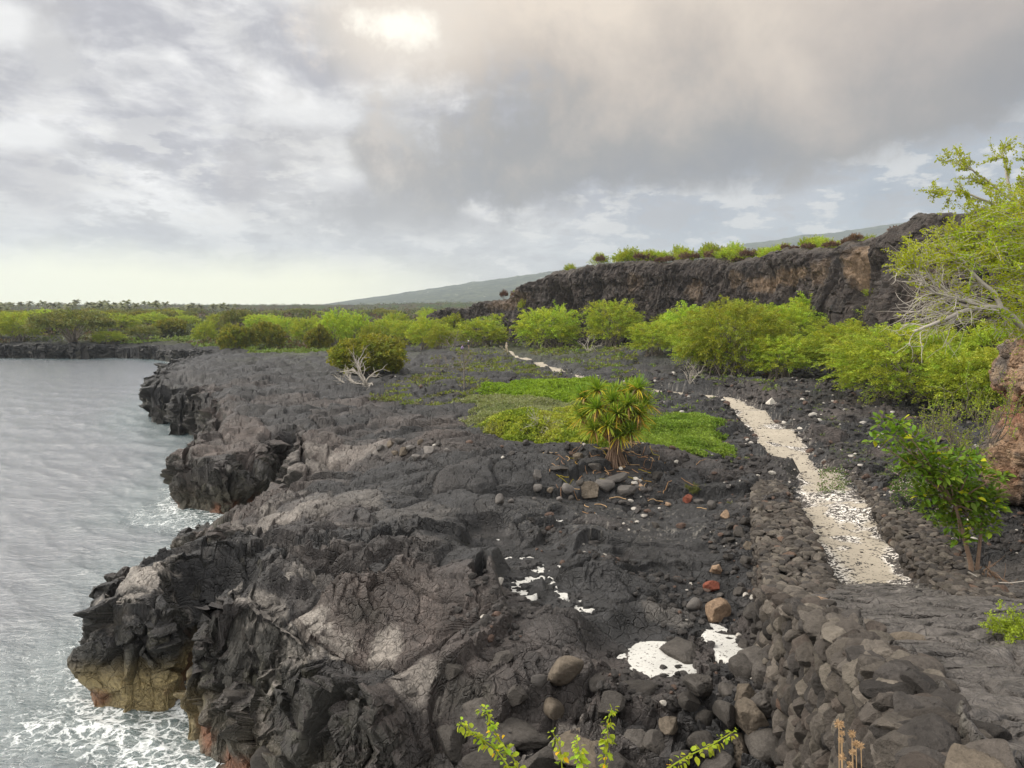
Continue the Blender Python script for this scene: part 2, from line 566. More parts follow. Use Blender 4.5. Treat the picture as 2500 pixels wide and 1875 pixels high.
# crackle and ropy folds of the flow crust
vc = t.new('ShaderNodeTexVoronoi', feature='DISTANCE_TO_EDGE')
wv = t.vmath('ADD', P, t.vmath('MULTIPLY', t.noise(P, 1.1, 3, 0.5, col=True), (0.7, 0.7, 0.7)))
t.l.new(wv, vc.inputs['Vector']); vc.inputs['Scale'].default_value = 2.6
crack = t.sstep(vc.outputs['Distance'], 0.0, 0.06)
vc2 = t.new('ShaderNodeTexVoronoi', feature='DISTANCE_TO_EDGE'); t.l.new(wv, vc2.inputs['Vector']); vc2.inputs['Scale'].default_value = 7.5
crack2 = t.math('MULTIPLY', t.sstep(vc2.outputs['Distance'], 0.0, 0.07), t.sstep(t.noise(P, 0.5, 2, 0.5), 0.4, 0.6))
wave = t.new('ShaderNodeTexWave', wave_type='RINGS', rings_direction='SPHERICAL')
wp = t.vmath('ADD', P, t.vmath('MULTIPLY', t.noise(P, 0.35, 2, 0.5, col=True), (6.0, 6.0, 6.0)))
t.l.new(wp, wave.inputs['Vector'])
wave.inputs['Scale'].default_value = 2.2; wave.inputs['Distortion'].default_value = 2.5; wave.inputs['Detail'].default_value = 1.5
rm = t.sstep(t.noise(P, 0.32, 2, 0.5), 0.47, 0.6)
old = bp.inputs['Height'].links[0].from_socket
hh = t.math('ADD', old, t.math('ADD', t.math('MULTIPLY', t.math('MULTIPLY', crack, t.math('MULTIPLY_ADD', t.sstep(t.noise(P, 0.23, 3, 0.6), 0.42, 0.58), 1.5, 0.3)), 1.0), t.math('MULTIPLY', crack2, 0.6)))
dr_ = t.new('ShaderNodeAttribute', attribute_name='dry').outputs['Fac']
t.l.new(t.math('MULTIPLY_ADD', dr_, 0.45, 0.52), b.inputs['Roughness'])
t.l.new(t.math('MULTIPLY_ADD', dr_, -0.4, 0.4), b.inputs['Specular IOR Level'])
hh = t.math('ADD', hh, t.math('MULTIPLY', t.math('MULTIPLY', wave.outputs['Fac'], rm), 0.35))
t.l.new(hh, bp.inputs['Height'])

M_stone, *_ = rock_material('wall_stone', fine=1.1, bump=0.7, rough=0.85, spec=0.2, scale=1.6)
M_boulder, *_ = rock_material('boulder_stone', tint=(0.07, 0.063, 0.057), fine=1.3, bump=0.6, rough=0.85, rnd=True, spec=0.2, lichen=0.15)
M_boulder_brown, *_ = rock_material('boulder_brown', tint=(0.13, 0.108, 0.085), fine=1.2, bump=0.7, rough=0.9, spec=0.15)
M_boulder_red, *_ = rock_material('boulder_red', tint=(0.22, 0.075, 0.05), fine=1.0, bump=0.7, rough=0.9, spec=0.15)
M_boulder_tan, *_ = rock_material('boulder_tan', tint=(0.27, 0.19, 0.13), fine=1.4, bump=0.7, rough=0.9, spec=0.15, lichen=0.3)
M_cobble, *_ = rock_material('cobble_stone', tint=(0.115, 0.105, 0.098), fine=0.8, bump=0.35, rough=0.8, rnd=True, spec=0.25)
M_pale, *_ = rock_material('pale_coral_rock', tint=(0.6, 0.56, 0.5), fine=0.7, bump=0.5, rough=0.9, spec=0.1)

# ================================================================== terrain shape
SEA = -4.0
_c = [(-30, 358.5), (0, 358), (60, 358.6), (114, 358.2), (139, 358.6), (158, 360), (176, 363), (190, 362.5), (204, 365), (210, 369), (199, 377), (180, 388), (158, 404), (149, 422), (160, 424), (171, 421), (176, 430), (174, 435), (186, 433), (194, 441), (204, 446)]
COAST = [(-3000, 150.0), (-420, 185.0)] + [tuple(W(a, b_, SEA)[:2]) for a, b_ in _c]
COAST += [(-27.5, 66), (-24.5, 60.5), (-25.6, 56.5), (-23.4, 50.2), (-21.9, 49.6), (-20.4, 49.3), (-18.6, 48.9), (-18.0, 50.6), (-17.9, 53.2), (-17.0, 55.6), (-16.0, 54.4), (-15.7, 51.2), (-14.8, 48.4),
          (-14.0, 45.6), (-13.7, 42.9), (-14.9, 41), (-15.8, 40.3), (-17.4, 40.6), (-18.5, 39.4), (-17.6, 37.9), (-15.3, 36.8), (-12.9, 33.2), (-13.8, 30.8), (-16.1, 29.6), (-16.0, 27), (-14.8, 24.7), (-13.1, 24.0), (-11.7, 24.5), (-11.5, 26.8), (-10.6, 27.1), (-10.3, 25.4), (-11.0, 24.0), (-10.8, 22.6),
          (-9.9, 21.2), (-8.0, 19.6), (-5.4, 17.4), (-3.0, 14.6), (-0.5, 12), (1.5, 8), (2, 5.5), (-5, 4.6), (-40, 4), (-60, -20), (3000, -20), (9000, 4000), (9000, 9000), (-9000, 9000), (-9000, 150)]
CTRL = np.array([(-13, 26, -.4), (-10, 27, -.1), (-8, 24.5, -.3), (-5, 22.0, -1.4), (-5, 24.7, -.2), (-2, 19, -2.3), (-1, 22, -.9), (0, 25, -.1), (2, 17, -2.1), (3, 20, -1.3), (5, 22, -1.1), (5.9, 22.8, -1.1), (4, 25, -.6), (1, 28.4, -.4), (-7, 32, -.2), (-13, 36, -1.0), (-17, 39, -1.9), (-12, 45, -.9), (-10, 45, -.9), (-20, 52, -.8), (-22, 51, -.9), (-24, 54, -.5), (-15, 58, .3), (-21, 60, .2), (-26, 75, .7), (-38, 88, -.3), (-31, 90, .9), (-35, 97, 1.2), (-13, 50, .6), (-8, 47, 1.2), (-3, 46, 1.2), (0, 42, .9), (6, 45, .9), (8, 36, -.1), (-2, 35, -.2), (6, 30, -.4), (12, 45, .3), (13, 37, .05), (12.5, 30, .05), (13, 26, 0.05), (7.5, 25, -.8), (8, 19, -1), (6, 13, -1.6), (4, 10, -2), (20, 35, .3), (17, 27, .5), (20, 25, 1.4), (0, 60, .5), (0, 80, .6), (14, 60, .3), (17, 70, .4), (-20, 110, .3), (0, 130, .8), (30, 80, 1), (50, 80, 3), (30, 120, 2.5), (60, 120, 6), (-60, 190, -1.4), (-95, 200, -1.3), (-130, 205, -1), (-50, 210, 0), (-70, 250, 1.0), (-150, 260, 1), (0, 200, 2), (60, 200, 6), (-100, 400, 1.5), (0, 600, 3), (0, 1500, 14), (-600, 1500, 9.0), (-1200, 1500, 8.5), (-250, 800, 2.0), (500, 1500, 24), (0, 3000, 22), (-1500, 3000, 11), (-3000, 3000, 11)], f32)


def base_z(x, y):
    num = np.zeros(x.shape, f32); den = np.zeros(x.shape, f32)
    s = 0.045 * np.maximum(y, 15) + 0.3
    for cx, cy, cz in CTRL:
        d2 = ((x - cx) ** 2 + ((y - cy) * 0.8) ** 2) / (s * s) + 0.7
        w = (1.0 / (d2 * d2)).astype(f32)
        num += w * cz; den += w
    return num / den


RAMP = [(-8, -8), (-8, 3.6), (0, 3.8), (3.0, 4.0), (3.35, 5.2), (3.9, 6.5), (5.35, 10), (6.4, 14), (7.2, 18), (7.5, 19.6), (8.1, 22.4), (8.9, 25.6), (10.5, 25.9), (11.2, 25.2), (11.8, 26.1), (12.5, 25.4), (13.0, 26.2), (13.8, 25.5), (60, 25.9), (60, -8)]
PATH_PX = [(500, 351), (512, 358), (525, 364), (549, 373), (574, 383), (608, 391.5), (640, 396), (690, 401), (716, 403.5), (738, 409), (760, 424), (781, 447), (800, 464), (819, 481), (831, 506), (851, 540), (878, 580), (889, 594), (900, 606)]
PATH = [tuple(W(a, b_, 0.05)[:2]) for a, b_ in PATH_PX]
PATH_W = [.3, .45, .8, 1.0, .9, .4, .35, .8, 1.0, 1.3, 1.6, 1.7, 1.15, 1.1, 1.6, 1.75, 1.75, 1.8, 1.7]
_al = np.concatenate([[0], np.cumsum([math.dist(a, b_) for a, b_ in zip(PATH[:-1], PATH[1:])])])

# pockets filled with white coral sand: px, py, half-width px, half-height px, level
SANDS = [(522, 558, 34, 6), (545, 568, 20, 4), (522, 588, 15, 13), (478, 551, 9, 3.5), (489, 537, 17, 2.6), (572, 606, 24, 8), (552, 586, 5, 12), (392, 576, 11, 4), (412, 584, 10, 3), (482, 588, 4, 6), (664, 657, 30, 13), (692, 662, 44, 13), (724, 642, 12, 15), (560, 520, 7, 2)]
SAND_W = []
for px, py, hw, hh in SANDS + [(537, 577, 8, 3), (562, 595, 6, 5), (478, 596, 4, 2), (505, 545, 10, 1.5), (596, 548, 7, 1.5), (620, 560, 5, 1.5), (440, 590, 5, 2)]:
    hw, hh = (hw * .8, hh * .75) if px < 640 else (hw * 1.1, hh)
    z0 = -0.45 if py > 500 else 0.35
    if px > 640: z0 = -1.35
    c0 = W(px, py, z0); zb = float(base_z(np.array([c0.x], f32), np.array([c0.y], f32))[0])
    z0 = zb + 0.02
    c0 = W(px, py, z0); e1 = W(px + hw, py, z0); e2 = W(px, py - hh, z0)
    SAND_W.append((c0.x, c0.y, abs(e1.x - c0.x), abs(e2.y - c0.y), z0))


def macro(x, y):
    """smooth land shape: (height, shore distance, ramp distance, shore-face mask)"""
    n1 = fb2(x, y, 0.28, 3, 0.55, 3); n2 = fb2(x, y, 0.28, 3, 0.55, 11)
    near = np.clip(y / 60, 0.35, 3)
    s = poly_sdf(x + 2.0 * n1 * near, y + 2.0 * n2 * near, COAST) - 0.4
    B = base_z(x, y)
    far = sst(y, 110, 400)
    B = B + fb2(x, y, 1 / 9.0, 3, 0.6, 17) * 2.6 * sst(y, 150, 185) * sst(s, 9, 2)
    B = B + far * (fb2(x, y, 1 / 90.0, 4, 0.5, 5) * 5.0) + sst(y, 60, 160) * fb2(x, y, 1 / 16.0, 3, 0.5, 6) * 1.5 * sst(s, 2, 15)
    # broad swells of the flows
    sw = fb2(x * 0.8, y * 1.5, 1 / 7.5, 3, 0.5, 8)
    B = B + sw * 1.5 * sst(s, 0.5, 4) * sst(y, 12, 26)
    wd = 0.8 + 2.6 * sst(y, 24.2, 21.5) + 0.6 * sst(n1, 0.0, 0.3)
    tt = np.clip(s / wd, 0, 1)
    prof = np.power(tt, 0.62)
    H = SEA - 1.6 + (B - SEA + 1.6) * prof
    H = np.where(s < 0, np.maximum(SEA - 1.6 + s * 0.5, -9), H)
    sr = poly_sdf(x + 0.35 * n2, y, RAMP)
    rz = np.maximum(0.3 * (25.9 - y), 0) + 0.02
    k = sst(sr, 0.02, 0.35)
    H = H + k * np.maximum(rz - H, 0)
    return H, s, sr, B


def field(x, y):
    """full height field without the 3-D roughness. returns H, attributes"""
    H, s, sr, B = macro(x, y)
    onramp = sst(sr, 0.1, 0.5)
    dp, pp = seg_dist(x, y, PATH)
    pw = np.interp(pp, _al, PATH_W).astype(f32)
    e = fb2(x, y, 0.8, 3, 0.6, 21)
    pk = 1 - sst(dp, pw * 0.9 + e * 0.9, pw * 1.35 + 0.35 + e * 0.9)
    fade = sst(y, 320, 150)                                    # detail fades with distance
    inland = sst(s, 0.1, 1.6)
    # flows: warped lobes with creases, then plates, then knobs
    wx = x + fb2(x, y, 0.35, 3, 0.5, 31) * 1.9; wy = y + fb2(x, y, 0.35, 3, 0.5, 32) * 1.9
    smooth = sst(fb2(x, y, 0.12, 2, 0.5, 40), -0.12, 0.14)    # smooth slabs <-> rubble
    m1 = sst(y, 280, 150) * 0.7 + 0.3
    m2 = sst(y, 140, 70)
    m3 = sst(y, 62, 34)
    brk = sst(y, 34, 24) * sst(x, 9, 6) + 0.25                # the shattered seaward end
    f1, f2, rid, t1 = vor2(wx * 0.21, wy * 0.38, 1, True)
    h = m1 * ((rid - 0.5) * 0.30 + 0.36 * (1 - f1 * f1 * 1.6) - 0.22 * sst(f2 - f1, 0.08 + y * .0008, 0.0) + 0.16 * t1)
    vx = x + fb2(x, y, 1.1, 3, 0.6, 33) * 0.8; vy = y + fb2(x, y, 1.1, 3, 0.6, 34) * 0.8
    g1, g2, rg, t2 = vor2(vx * 0.66 + 3, vy * 0.95, 2, True)
    h += m2 * ((rg - 0.5) * (0.05 + 0.30 * brk * (1.15 - smooth)) + 0.05 * (1 - g1 * g1 * 1.8) + t2 * (0.05 + 0.55 * brk * (1.15 - smooth)) - 0.07 * sst(g2 - g1, 0.07, 0.0))
    k1, k2, rk, t3 = vor2(vx * 1.8, vy * 2.3 + 5, 3, True)
    h += m3 * ((rk - 0.5) * (0.03 + 0.20 * brk * (1.05 - smooth)) + t3 * (0.05 + 0.3 * brk * (1.05 - smooth)) - 0.022 * sst(k2 - k1, 0.10, 0.0))
    # ledges: broken edges of thin flow sheets
    lf = fb2(x * 0.55, y * 1.1, 0.17, 3, 0.42, 44) * 5.0
    st = np.floor(lf); fr = lf - st
    h += 0.60 * (st + sst(fr, 0.0, 0.05 + np.clip(y - 35, 0, 200) * 0.004) - lf) * sst(y, 14, 22) * (0.6 + 0.4 * sst(y, 200, 100))
    h += fb2(x * 0.8, y * 1.2, 0.9, 3, 0.5, 50) * 0.13 * (1.15 - smooth) * m2
    h += fb2(x, y, 3.5, 3, 0.55, 52) * 0.03 * m3
    ridged = 1 - np.abs(fb2(x * .7, y, 0.5, 2, 0.5, 55)) * 4
    h += 0.10 * ridged * (1 - smooth) * m2
    rub = np.clip(1.0 - smooth, 0, 1) * sst(x, 2, 7) * sst(y, 20, 26)
    amp = inland * (0.25 + 0.75 * fade) * (1 - onramp) * (1 - 0.97 * pk)
    # quieter by the wall and on the upper flat (fine clinker)
    fl = sst(np.hypot((x - 8.5) / 5.0, (y - 31) / 6.5), 1.15, 0.6)
    amp = amp * (1 - 0.72 * fl)
    H = H + h * amp
    H = H + fl * (1 - pk) * (0.05 * ridged + fb2(x * 1.0, y * 1.5, 1.8, 4, 0.6, 61) * 0.13)
    # the slabs of the ramp: long low folds across it
    q1, q2, rq = vor2(x * 0.75 + fb2(x, y, .8, 2, .5, 70), (y + 0.3 * x) * 1.9 + fb2(x, y, .6, 2, .5, 71) * 1.6, 4)
    slab = (rq - 0.5) * 0.14 + 0.15 * (1 - q1 * q1 * 1.5) - 0.08 * sst(q2 - q1, 0.14, 0.0) + fb2(x * .6, y * 2.4, 1.7, 3, .6, 73) * 0.12
    H = H + slab * onramp * sst(y, 25.8, 24.0)
    H = H - 0.04 * pk * (1 - onramp)
    # sand pockets
    for cx, cy, rx, ry, lv in SAND_W:
        d = np.hypot((x - cx) / (rx * 1.25), (y - cy) / (ry * 1.35))
        m = d < 2.6
        if not m.any(): continue
        dd = d[m] + fb2(x[m], y[m], 1.6, 4, 0.75, 81) * 4.2
        w = 1 - sst(dd, 0.42, 0.85)
        hm = H[m]
        w2 = 1 - sst(np.hypot((x[m] - cx) / (rx * 1.5), (y[m] - cy + ry * 1.3) / (ry * 2.2 + .8)), 0.75, 1.3)
        hm = hm + w2 * (np.minimum(hm, lv + 0.03 + 0.25 * (hm - B[m])) - hm)
        w3 = 1 - sst(d[m], 1.3, 2.2)
        hm = hm + w3 * (np.minimum(hm, lv + 0.07 + .12 * np.clip(hm - lv, -1, 1)) - hm)
        H[m] = np.where(w > 0, hm + w * (np.minimum(hm, lv - 0.09 + 0.26 * sst(fb2(x[m] * .6, y[m] * 1.3, 1.5, 4, .65, 83), -0.03, 0.06)) - hm), hm) + (1 - w) * np.maximum(lv + 0.03 - hm, 0) * (dd < 2.3) * 1.0 * sst(dd, 0.9, 1.3)
    return H, dict(s=s, sr=sr, pk=pk, onramp=onramp, smooth=smooth, rid=rid, rg=rg, fl=fl, dp=dp, B=B)


# ---- polar sheet: columns of constant x/y, rows spaced by what can be seen of them
ucol = np.concatenate([np.linspace(-1.5, -0.72, 60)[:-1], np.linspace(-0.72, 0.72, 1180), np.linspace(0.72, 1.5, 60)[1:]]).astype(f32)
yfine = np.geomspace(1.6, 3400, 6000)
dens = F_PX * 10.5 * np.gradient(yfine) / yfine ** 2 * np.interp(yfine, [1.6, 4, 9, 13, 15], [.03, .03, .3, .6, 1.0]) + 0.006
cum = np.concatenate([[0], np.cumsum(dens)]); cum /= cum[-1]
NROW = 1250
yrow = np.interp(np.linspace(0, 1, NROW), cum, np.concatenate([[1.6], yfine])).astype(f32)
GY = np.repeat(yrow[:, None], len(ucol), 1)
GX = (GY * ucol[None]).astype(f32)
GZ, A = field(GX, GY)
GP = np.stack([GX, GY, GZ], -1)


def grid_normals(P):
    du = np.gradient(P, axis=1); dv = np.gradient(P, axis=0)
    n = np.cross(du, dv)
    n /= np.linalg.norm(n, axis=-1, keepdims=True) + 1e-9
    return n.astype(f32)


HM, sM, _, _ = macro(GX, GY)
N0 = grid_normals(np.stack([GX, GY, HM], -1))
steep = sst(1 - N0[..., 2], 0.12, 0.45) * sst(GZ, SEA - 2.0, SEA - 0.5)
# rocky faces: pulled along the normal by block-shaped 3-D cells
nearm = (steep > 0.02) & (GY < 260)
idx = np.nonzero(nearm)
x, y, z = GX[idx], GY[idx], GZ[idx]
sc_ = np.clip(y / 40, 0.8, 4.0)
wx = fb3(x, y, z, 0.7, 2, .5, 1) * 1.2; wz = fb3(x, y, z, 0.7, 2, .5, 4) * 1.0
a1, a2, ra, ta = vor3((x + wx) * 0.62, (y + wx) * 0.62, (z + wz) * 0.42, 0, True)
b1, b2, rb_, tb_ = vor3((x + wx) * 1.7, (y - wx) * 1.7, (z + wz) * 1.15, 2, True)
c1, c2, rc_ = vor3((x + wx) * 4.2, (y - wx) * 4.2, (z + wz) * 3.0, 3)
dsp = (ra - 0.5) * 0.9 - 0.30 * sst(a2 - a1, 0.12, 0) + 0.25 * (1 - a1) + ((rb_ - 0.5) * 0.42 - 0.12 * sst(b2 - b1, 0.12, 0)) + (rc_ - 0.5) * 0.13 * sst(y, 60, 35)
dsp += fb3(x, y, z, 1.3, 4, 0.6, 7) * 0.3 + (ta * 0.55 + tb_ * 0.32) * sst(y, 75, 45)
lowk = sst(z, SEA + 0.3, SEA + 1.4)
dsp = dsp * (0.25 + 0.75 * lowk) - 0.0
dsp *= steep[idx] * np.minimum(sc_, 1.8) * (1 - .45 * sst(y, 55, 90)) * (1 - A['onramp'][idx])
GP[idx] += N0[idx] * (dsp[:, None] * 0.35 - 0.12 * (z[:, None] < 3) * steep[idx][:, None])
NG = grid_normals(GP)

# ---- surface colour of the ground (albedo only)
def blend(c, m, colr):
    m = m[..., None]
    return c + (np.array(colr, f32) - c) * m


def ground_colour(P, NG, A, steep):
    x, y, z = P[..., 0], P[..., 1], P[..., 2]
    c = np.empty(P.shape, f32); c[:] = (0.027, 0.0265, 0.0275)
    nA = fb2(x, y, 0.11, 4, 0.55, 90); nB = fb2(x, y, 0.7, 4, 0.6, 91); nC = fb2(x, y, 3.0, 3, 0.6, 92)
    shore = sst(A['s'], 16, 2.5) * sst(y, 90, 40)
    brown = np.clip(shore * 0.6 + nA * 2.2 + (A['rid'] - 0.5) * 1.0 - 0.12, 0, 1) * sst(y, 110, 60) * (1 - 0.8 * A['fl'])
    c = blend(c, brown, (0.078, 0.062, 0.055))
    c = blend(c, sst(A['rg'] + nB, 0.75, 1.1) * 0.30 * shore, (0.13, 0.112, 0.10))
    c = c * (1 + 0.9 * nB + 0.7 * nC)[..., None]
    # sheer faces: dark olive-grey basalt
    c = blend(c, steep * 0.85 * (y < 200), (0.034, 0.032, 0.027))
    st1 = fb3(x * 1.0, y * 1.0, z * 0.25, 1.1, 3, 0.6, 3)
    c = blend(c, steep * sst(st1, 0.06, 0.22) * 0.6, (0.09, 0.085, 0.062))
    # washed band near the water: ochre and rust
    wl = sst(z, SEA + 2.0, SEA + 0.9) * (y < 62) * sst(z, SEA - 1, SEA)
    hd = wl * sst(np.hypot((x + 12.2) / 3.6, (y - 25.5) / 3.2), 1.2, 0.75)
    c = blend(c, hd * 0.95, (0.30, 0.235, 0.115))
    c = blend(c, wl * (1 - hd) * 0.35, (0.15, 0.13, 0.09))
    rust = sst(z, SEA + 0.9, SEA + 0.4) * (y < 62) * sst(fb3(x, y, z, 0.8, 2, .5, 9), -0.12, 0.1)
    c = blend(c, rust * 0.8, (0.20, 0.085, 0.045))
    # pale salt-bleached crusts on the seaward ledges
    for px, py, rr, aa in [(314, 632, .8, .9), (340, 634, .5, .7), (262, 622, .8, .6), (262, 648, .6, .6), (290, 640, .6, .5), (388, 640, .7, .75), (138, 590, 1.4, .75), (162, 583, 1.0, .7), (300, 594, .7, .7), (230, 590, 1.0, .6), (420, 662, .8, .5), (519, 716, 0.9, .45), (560, 702, .6, .45), (668, 606, 1.0, .25), (640, 640, .5, .4), (330, 520, 3, .3), (260, 530, 2.4, .35), (300, 470, 2.5, .3), (355, 470, 2.5, .3), (400, 535, 2, .15)]:
        p0 = W(px, py, -0.4)
        d = np.hypot(x - p0.x, y - p0.y) / rr + nB * 1.3 + nC * .5
        c = blend(c, sst(d, 1.05, 0.7) * aa * sst(NG[..., 2], 0.25, 0.7), (0.30, 0.27, 0.24))
    # dry scrub and thin grass further inland
    grn = sst(y, 70, 130) * sst(A['s'], 4, 18) * sst(fb2(x, y, 0.09, 4, 0.6, 95) + fb2(x, y, 1.2, 2, .5, 96) * .5, -0.08, 0.10) * sst(NG[..., 2], 0.5, 0.9)
    c = blend(c, grn * 0.75 * sst(y, 70, 200), (0.085, 0.095, 0.038))
    farm = sst(y, 230, 420)
    ff = sst(fb2(x, y, 0.012, 4, 0.6, 97), -0.1, 0.12)
    c = blend(c, farm * (0.5 + 0.4 * ff), (0.075, 0.065, 0.040))
    c = blend(c, farm * sst(fb2(x, y * 0.4, 0.03, 4, 0.65, 98), 0.0, 0.12) * 0.8, (0.05, 0.075, 0.028))
    # ramp slabs: brownish grey
    c = blend(c, A['onramp'] * 0.9, (0.10, 0.090, 0.083))
    c = c * (1 + A['onramp'] * (0.8 * fb2(x * .6, y * 2.2, 1.7, 3, .6, 99)))[..., None]
    # pale coral grit spilled around the path and the cobbles
    grit = (1 - sst(A['dp'], 1.4, 3.2)) * sst(y, 95, 60)
    grit = np.maximum(grit, 0.5 * sst(np.hypot((x - 6.5) / 8, (y - 33.5) / 3), 1.1, 0.5))
    spk = sst(vn2(x * 9, y * 9) + 0.3 * vn2(x * 30, y * 30), 0.92, 1.05)
    c = blend(c, np.clip(grit * spk, 0, 1) * (1 - steep) * .6, (0.42, 0.39, 0.34))
    c = np.clip(c, 0.008, 0.9)
    return c


c = ground_colour(GP, NG, A, steep)
me = mk_mesh('ground', GP.reshape(-1, 3), grid_faces(NROW, len(ucol)), [M_lava], {'col': c.reshape(-1, 3), 'dry': sst(GY, 110, 300).ravel()}, smooth=False)
ground = tag(add_obj('ground', me), kind='structure')


# ---- the sea cliffs: a sheet that follows the shoreline, with blocky 3-D relief
cpts = np.array([p for p in COAST if p[1] < 260 and p[0] > -430 and p[0] < 3 and p[1] > 5.2])
q = [cpts[0]]
for a_, b_ in zip(cpts[:-1], cpts[1:]):
    L_ = np.hypot(*(b_ - a_)); dm = max(min(np.hypot(*a_), np.hypot(*b_)), 15)
    n_ = max(int(L_ / (dm * 0.0016)), 1)
    for t_ in np.arange(1, n_ + 1) / n_: q.append(a_ + (b_ - a_) * t_)
q = np.array(q)
def smn(a, k): return np.convolve(np.pad(a, k, 'edge'), np.hanning(2 * k + 3)[1:-1] / np.hanning(2 * k + 3)[1:-1].sum(), 'valid')
qx, qy = smn(q[:, 0], 9), smn(q[:, 1], 9)
px_, py_ = qx.astype(f32), qy.astype(f32)
for _ in range(3):
    n1 = fb2(px_, py_, 0.28, 3, 0.55, 3); n2 = fb2(px_, py_, 0.28, 3, 0.55, 11); nr = np.clip(py_ / 60, 0.35, 3)
    px_, py_ = (qx - 2 * n1 * nr).astype(f32), (qy - 2 * n2 * nr).astype(f32)
tx, ty = np.gradient(px_), np.gradient(py_)
dd = np.hypot(px_, py_)
nx, ny = smn(-ty, 22), smn(tx, 22); L_ = np.hypot(nx, ny) + 1e-6; nx, ny = nx / L_, ny / L_
# the polygon runs so that land lies to one side: test it
tst = poly_sdf((px_ + 2 * nx).astype(f32)[400:401], (py_ + 2 * ny).astype(f32)[400:401], COAST)[0]
if tst < 0: nx, ny = -nx, -ny
scl_ = np.clip(dd / 45, 1, 3.2)
wdt = 0.8 + 2.4 * sst(py_, 24.2, 21.5)
NVc = 150
vv_ = np.linspace(0, 1, NVc)
XC = np.empty((NVc, len(px_)), f32); YC = XC.copy(); TC = XC.copy(); FC = XC.copy()
for i, v in enumerate(vv_):
    if v < 0.30:
        t_ = v / 0.30; off = (wdt + 0.1) + (1 - t_) * 1.5 * scl_; fc = 0
    else:
        t_ = (v - 0.30) / 0.70; off = (wdt + 0.1) * (1 - t_) ** 1.7 - 0.15; fc = t_
    XC[i] = px_ + nx * off; YC[i] = py_ + ny * off; FC[i] = fc; TC[i] = max(0, 1 - v / 0.3)
ZC, AC = field(XC, YC)
i0 = int(0.27 * NVc)
ztop = ZC[i0 - 14:i0 + 1].mean(0); 
ztop = np.maximum(ztop, SEA + 0.9)
face = FC[int(0.30 * NVc) + 1:]
ZC[int(0.30 * NVc) + 1:] = ztop[None] + (SEA - 1.3 - ztop[None]) * face ** 1.15
bl = sst(np.broadcast_to(vv_[:, None], ZC.shape), 0.12, 0.28) * (vv_[:, None] <= 0.30 + 1.0 / NVc)
ZC = np.where(FC > 0, ZC, ZC + (ztop[None] - ZC) * bl * 0.6)
ZC = ZC - 0.35 * scl_ * TC ** 2 + 0.03 * (1 - TC)
PCo = np.stack([XC, YC, ZC], -1)
Nc = grid_normals(PCo)
k_ = 5
for _ in range(2):
    Nc[1:-1] = Nc[:-2] + Nc[1:-1] * 2 + Nc[2:]; Nc /= np.linalg.norm(Nc, axis=-1, keepdims=True) + 1e-9
if Nc[5:20, :, 2].mean() < 0: Nc = -Nc
x, y, z = XC, YC, ZC
wx = fb3(x, y, z, 0.7, 2, .5, 1) * 1.2; wz = fb3(x, y, z, 0.7, 2, .5, 4) * 1.0
a1, a2, ra, ta = vor3((x + wx) * 0.52, (y + wx) * 0.52, (z + wz) * 0.22, 0, True)
b1, b2, rb_, tb_ = vor3((x + wx) * 1.5, (y - wx) * 1.5, (z + wz) * 1.1, 2, True)
c1, c2, rc_, tc_ = vor3((x + wx) * 4.0, (y - wx) * 4.0, (z + wz) * 3.0, 3, True)
fm_ = np.clip(sst(FC, -0.02, 0.12), 0, 1); em = sst(1 - TC, 0.1, 0.8)
dsp = (ra - 0.45) * 1.15 - 0.30 * sst(a2 - a1, 0.10, 0) + ta * 0.9
dsp += (rb_ - 0.5) * 0.34 - 0.10 * sst(b2 - b1, 0.08, 0) + tb_ * 0.36
dsp += (rc_ - 0.5) * 0.06 + tc_ * .08 + fb3(x, y, z, 1.6, 3, 0.5, 7) * 0.10
low = sst(z, SEA + 0.2, SEA + 1.5)
dsp = dsp * (0.10 + 0.90 * fm_) * em * (0.25 + .75 * low) * np.clip(scl_, 1, 1.5) - (1 - low) * fm_ * 0.45
PCo = PCo + Nc * dsp[..., None]
NGc = grid_normals(PCo)
if NGc[5:20, :, 2].mean() < 0: NGc = -NGc
stc = sst(1 - np.abs(NGc[..., 2]), 0.25, 0.6) * sst(FC, 0, .1)
c = ground_colour(PCo, np.abs(NGc), AC, stc)
me = mk_mesh('sea_cliff', PCo.reshape(-1, 3), grid_faces(NVc, len(px_)), [M_lava], {'col': c.reshape(-1, 3), 'dry': np.zeros(PCo.shape[0] * PCo.shape[1])}, smooth=False)
tag(add_obj('sea_cliff', me), kind='structure')


def gz(xq, yq):
    """height of the finished ground under a point"""
    xq = float(xq); yq = float(yq)
    j = int(np.clip(np.searchsorted(ucol, xq / yq), 1, len(ucol) - 1))
    u0, u1 = ucol[j - 1], ucol[j]; fu = min(max((xq / yq - u0) / (u1 - u0), 0), 1)
    r = 0
    for jj, w in ((j - 1, 1 - fu), (j, fu)):
        r += w * float(np.interp(yq, GY[:, jj], GP[:, jj, 2]))
    return r


def gzv(xs, ys):
    """vectorised, nearest column"""
    j = np.clip(np.searchsorted(ucol, xs / ys), 0, len(ucol) - 1)
    o = np.empty(len(xs), f32)
    order = np.argsort(j); js = j[order]
    bnd = np.concatenate([[0], np.nonzero(np.diff(js))[0] + 1, [len(js)]])
    for a, b_ in zip(bnd[:-1], bnd[1:]):
        k = order[a:b_]
        o[k] = np.interp(ys[k], GY[:, js[a]], GP[:, js[a], 2])
    return o


def on_ground(px, py):
    """world point on the ground seen at a picture position"""
    d = ray(px, py)
    t = 3.0
    prev = None
    while t < 4000:
        p = Vector((0, 0, CAM_Z)) + d * t
        if abs(p.x / p.y) < 1.4:
            g = gz(p.x, p.y)
            if p.z < g: break
        t *= 1.004
    return p


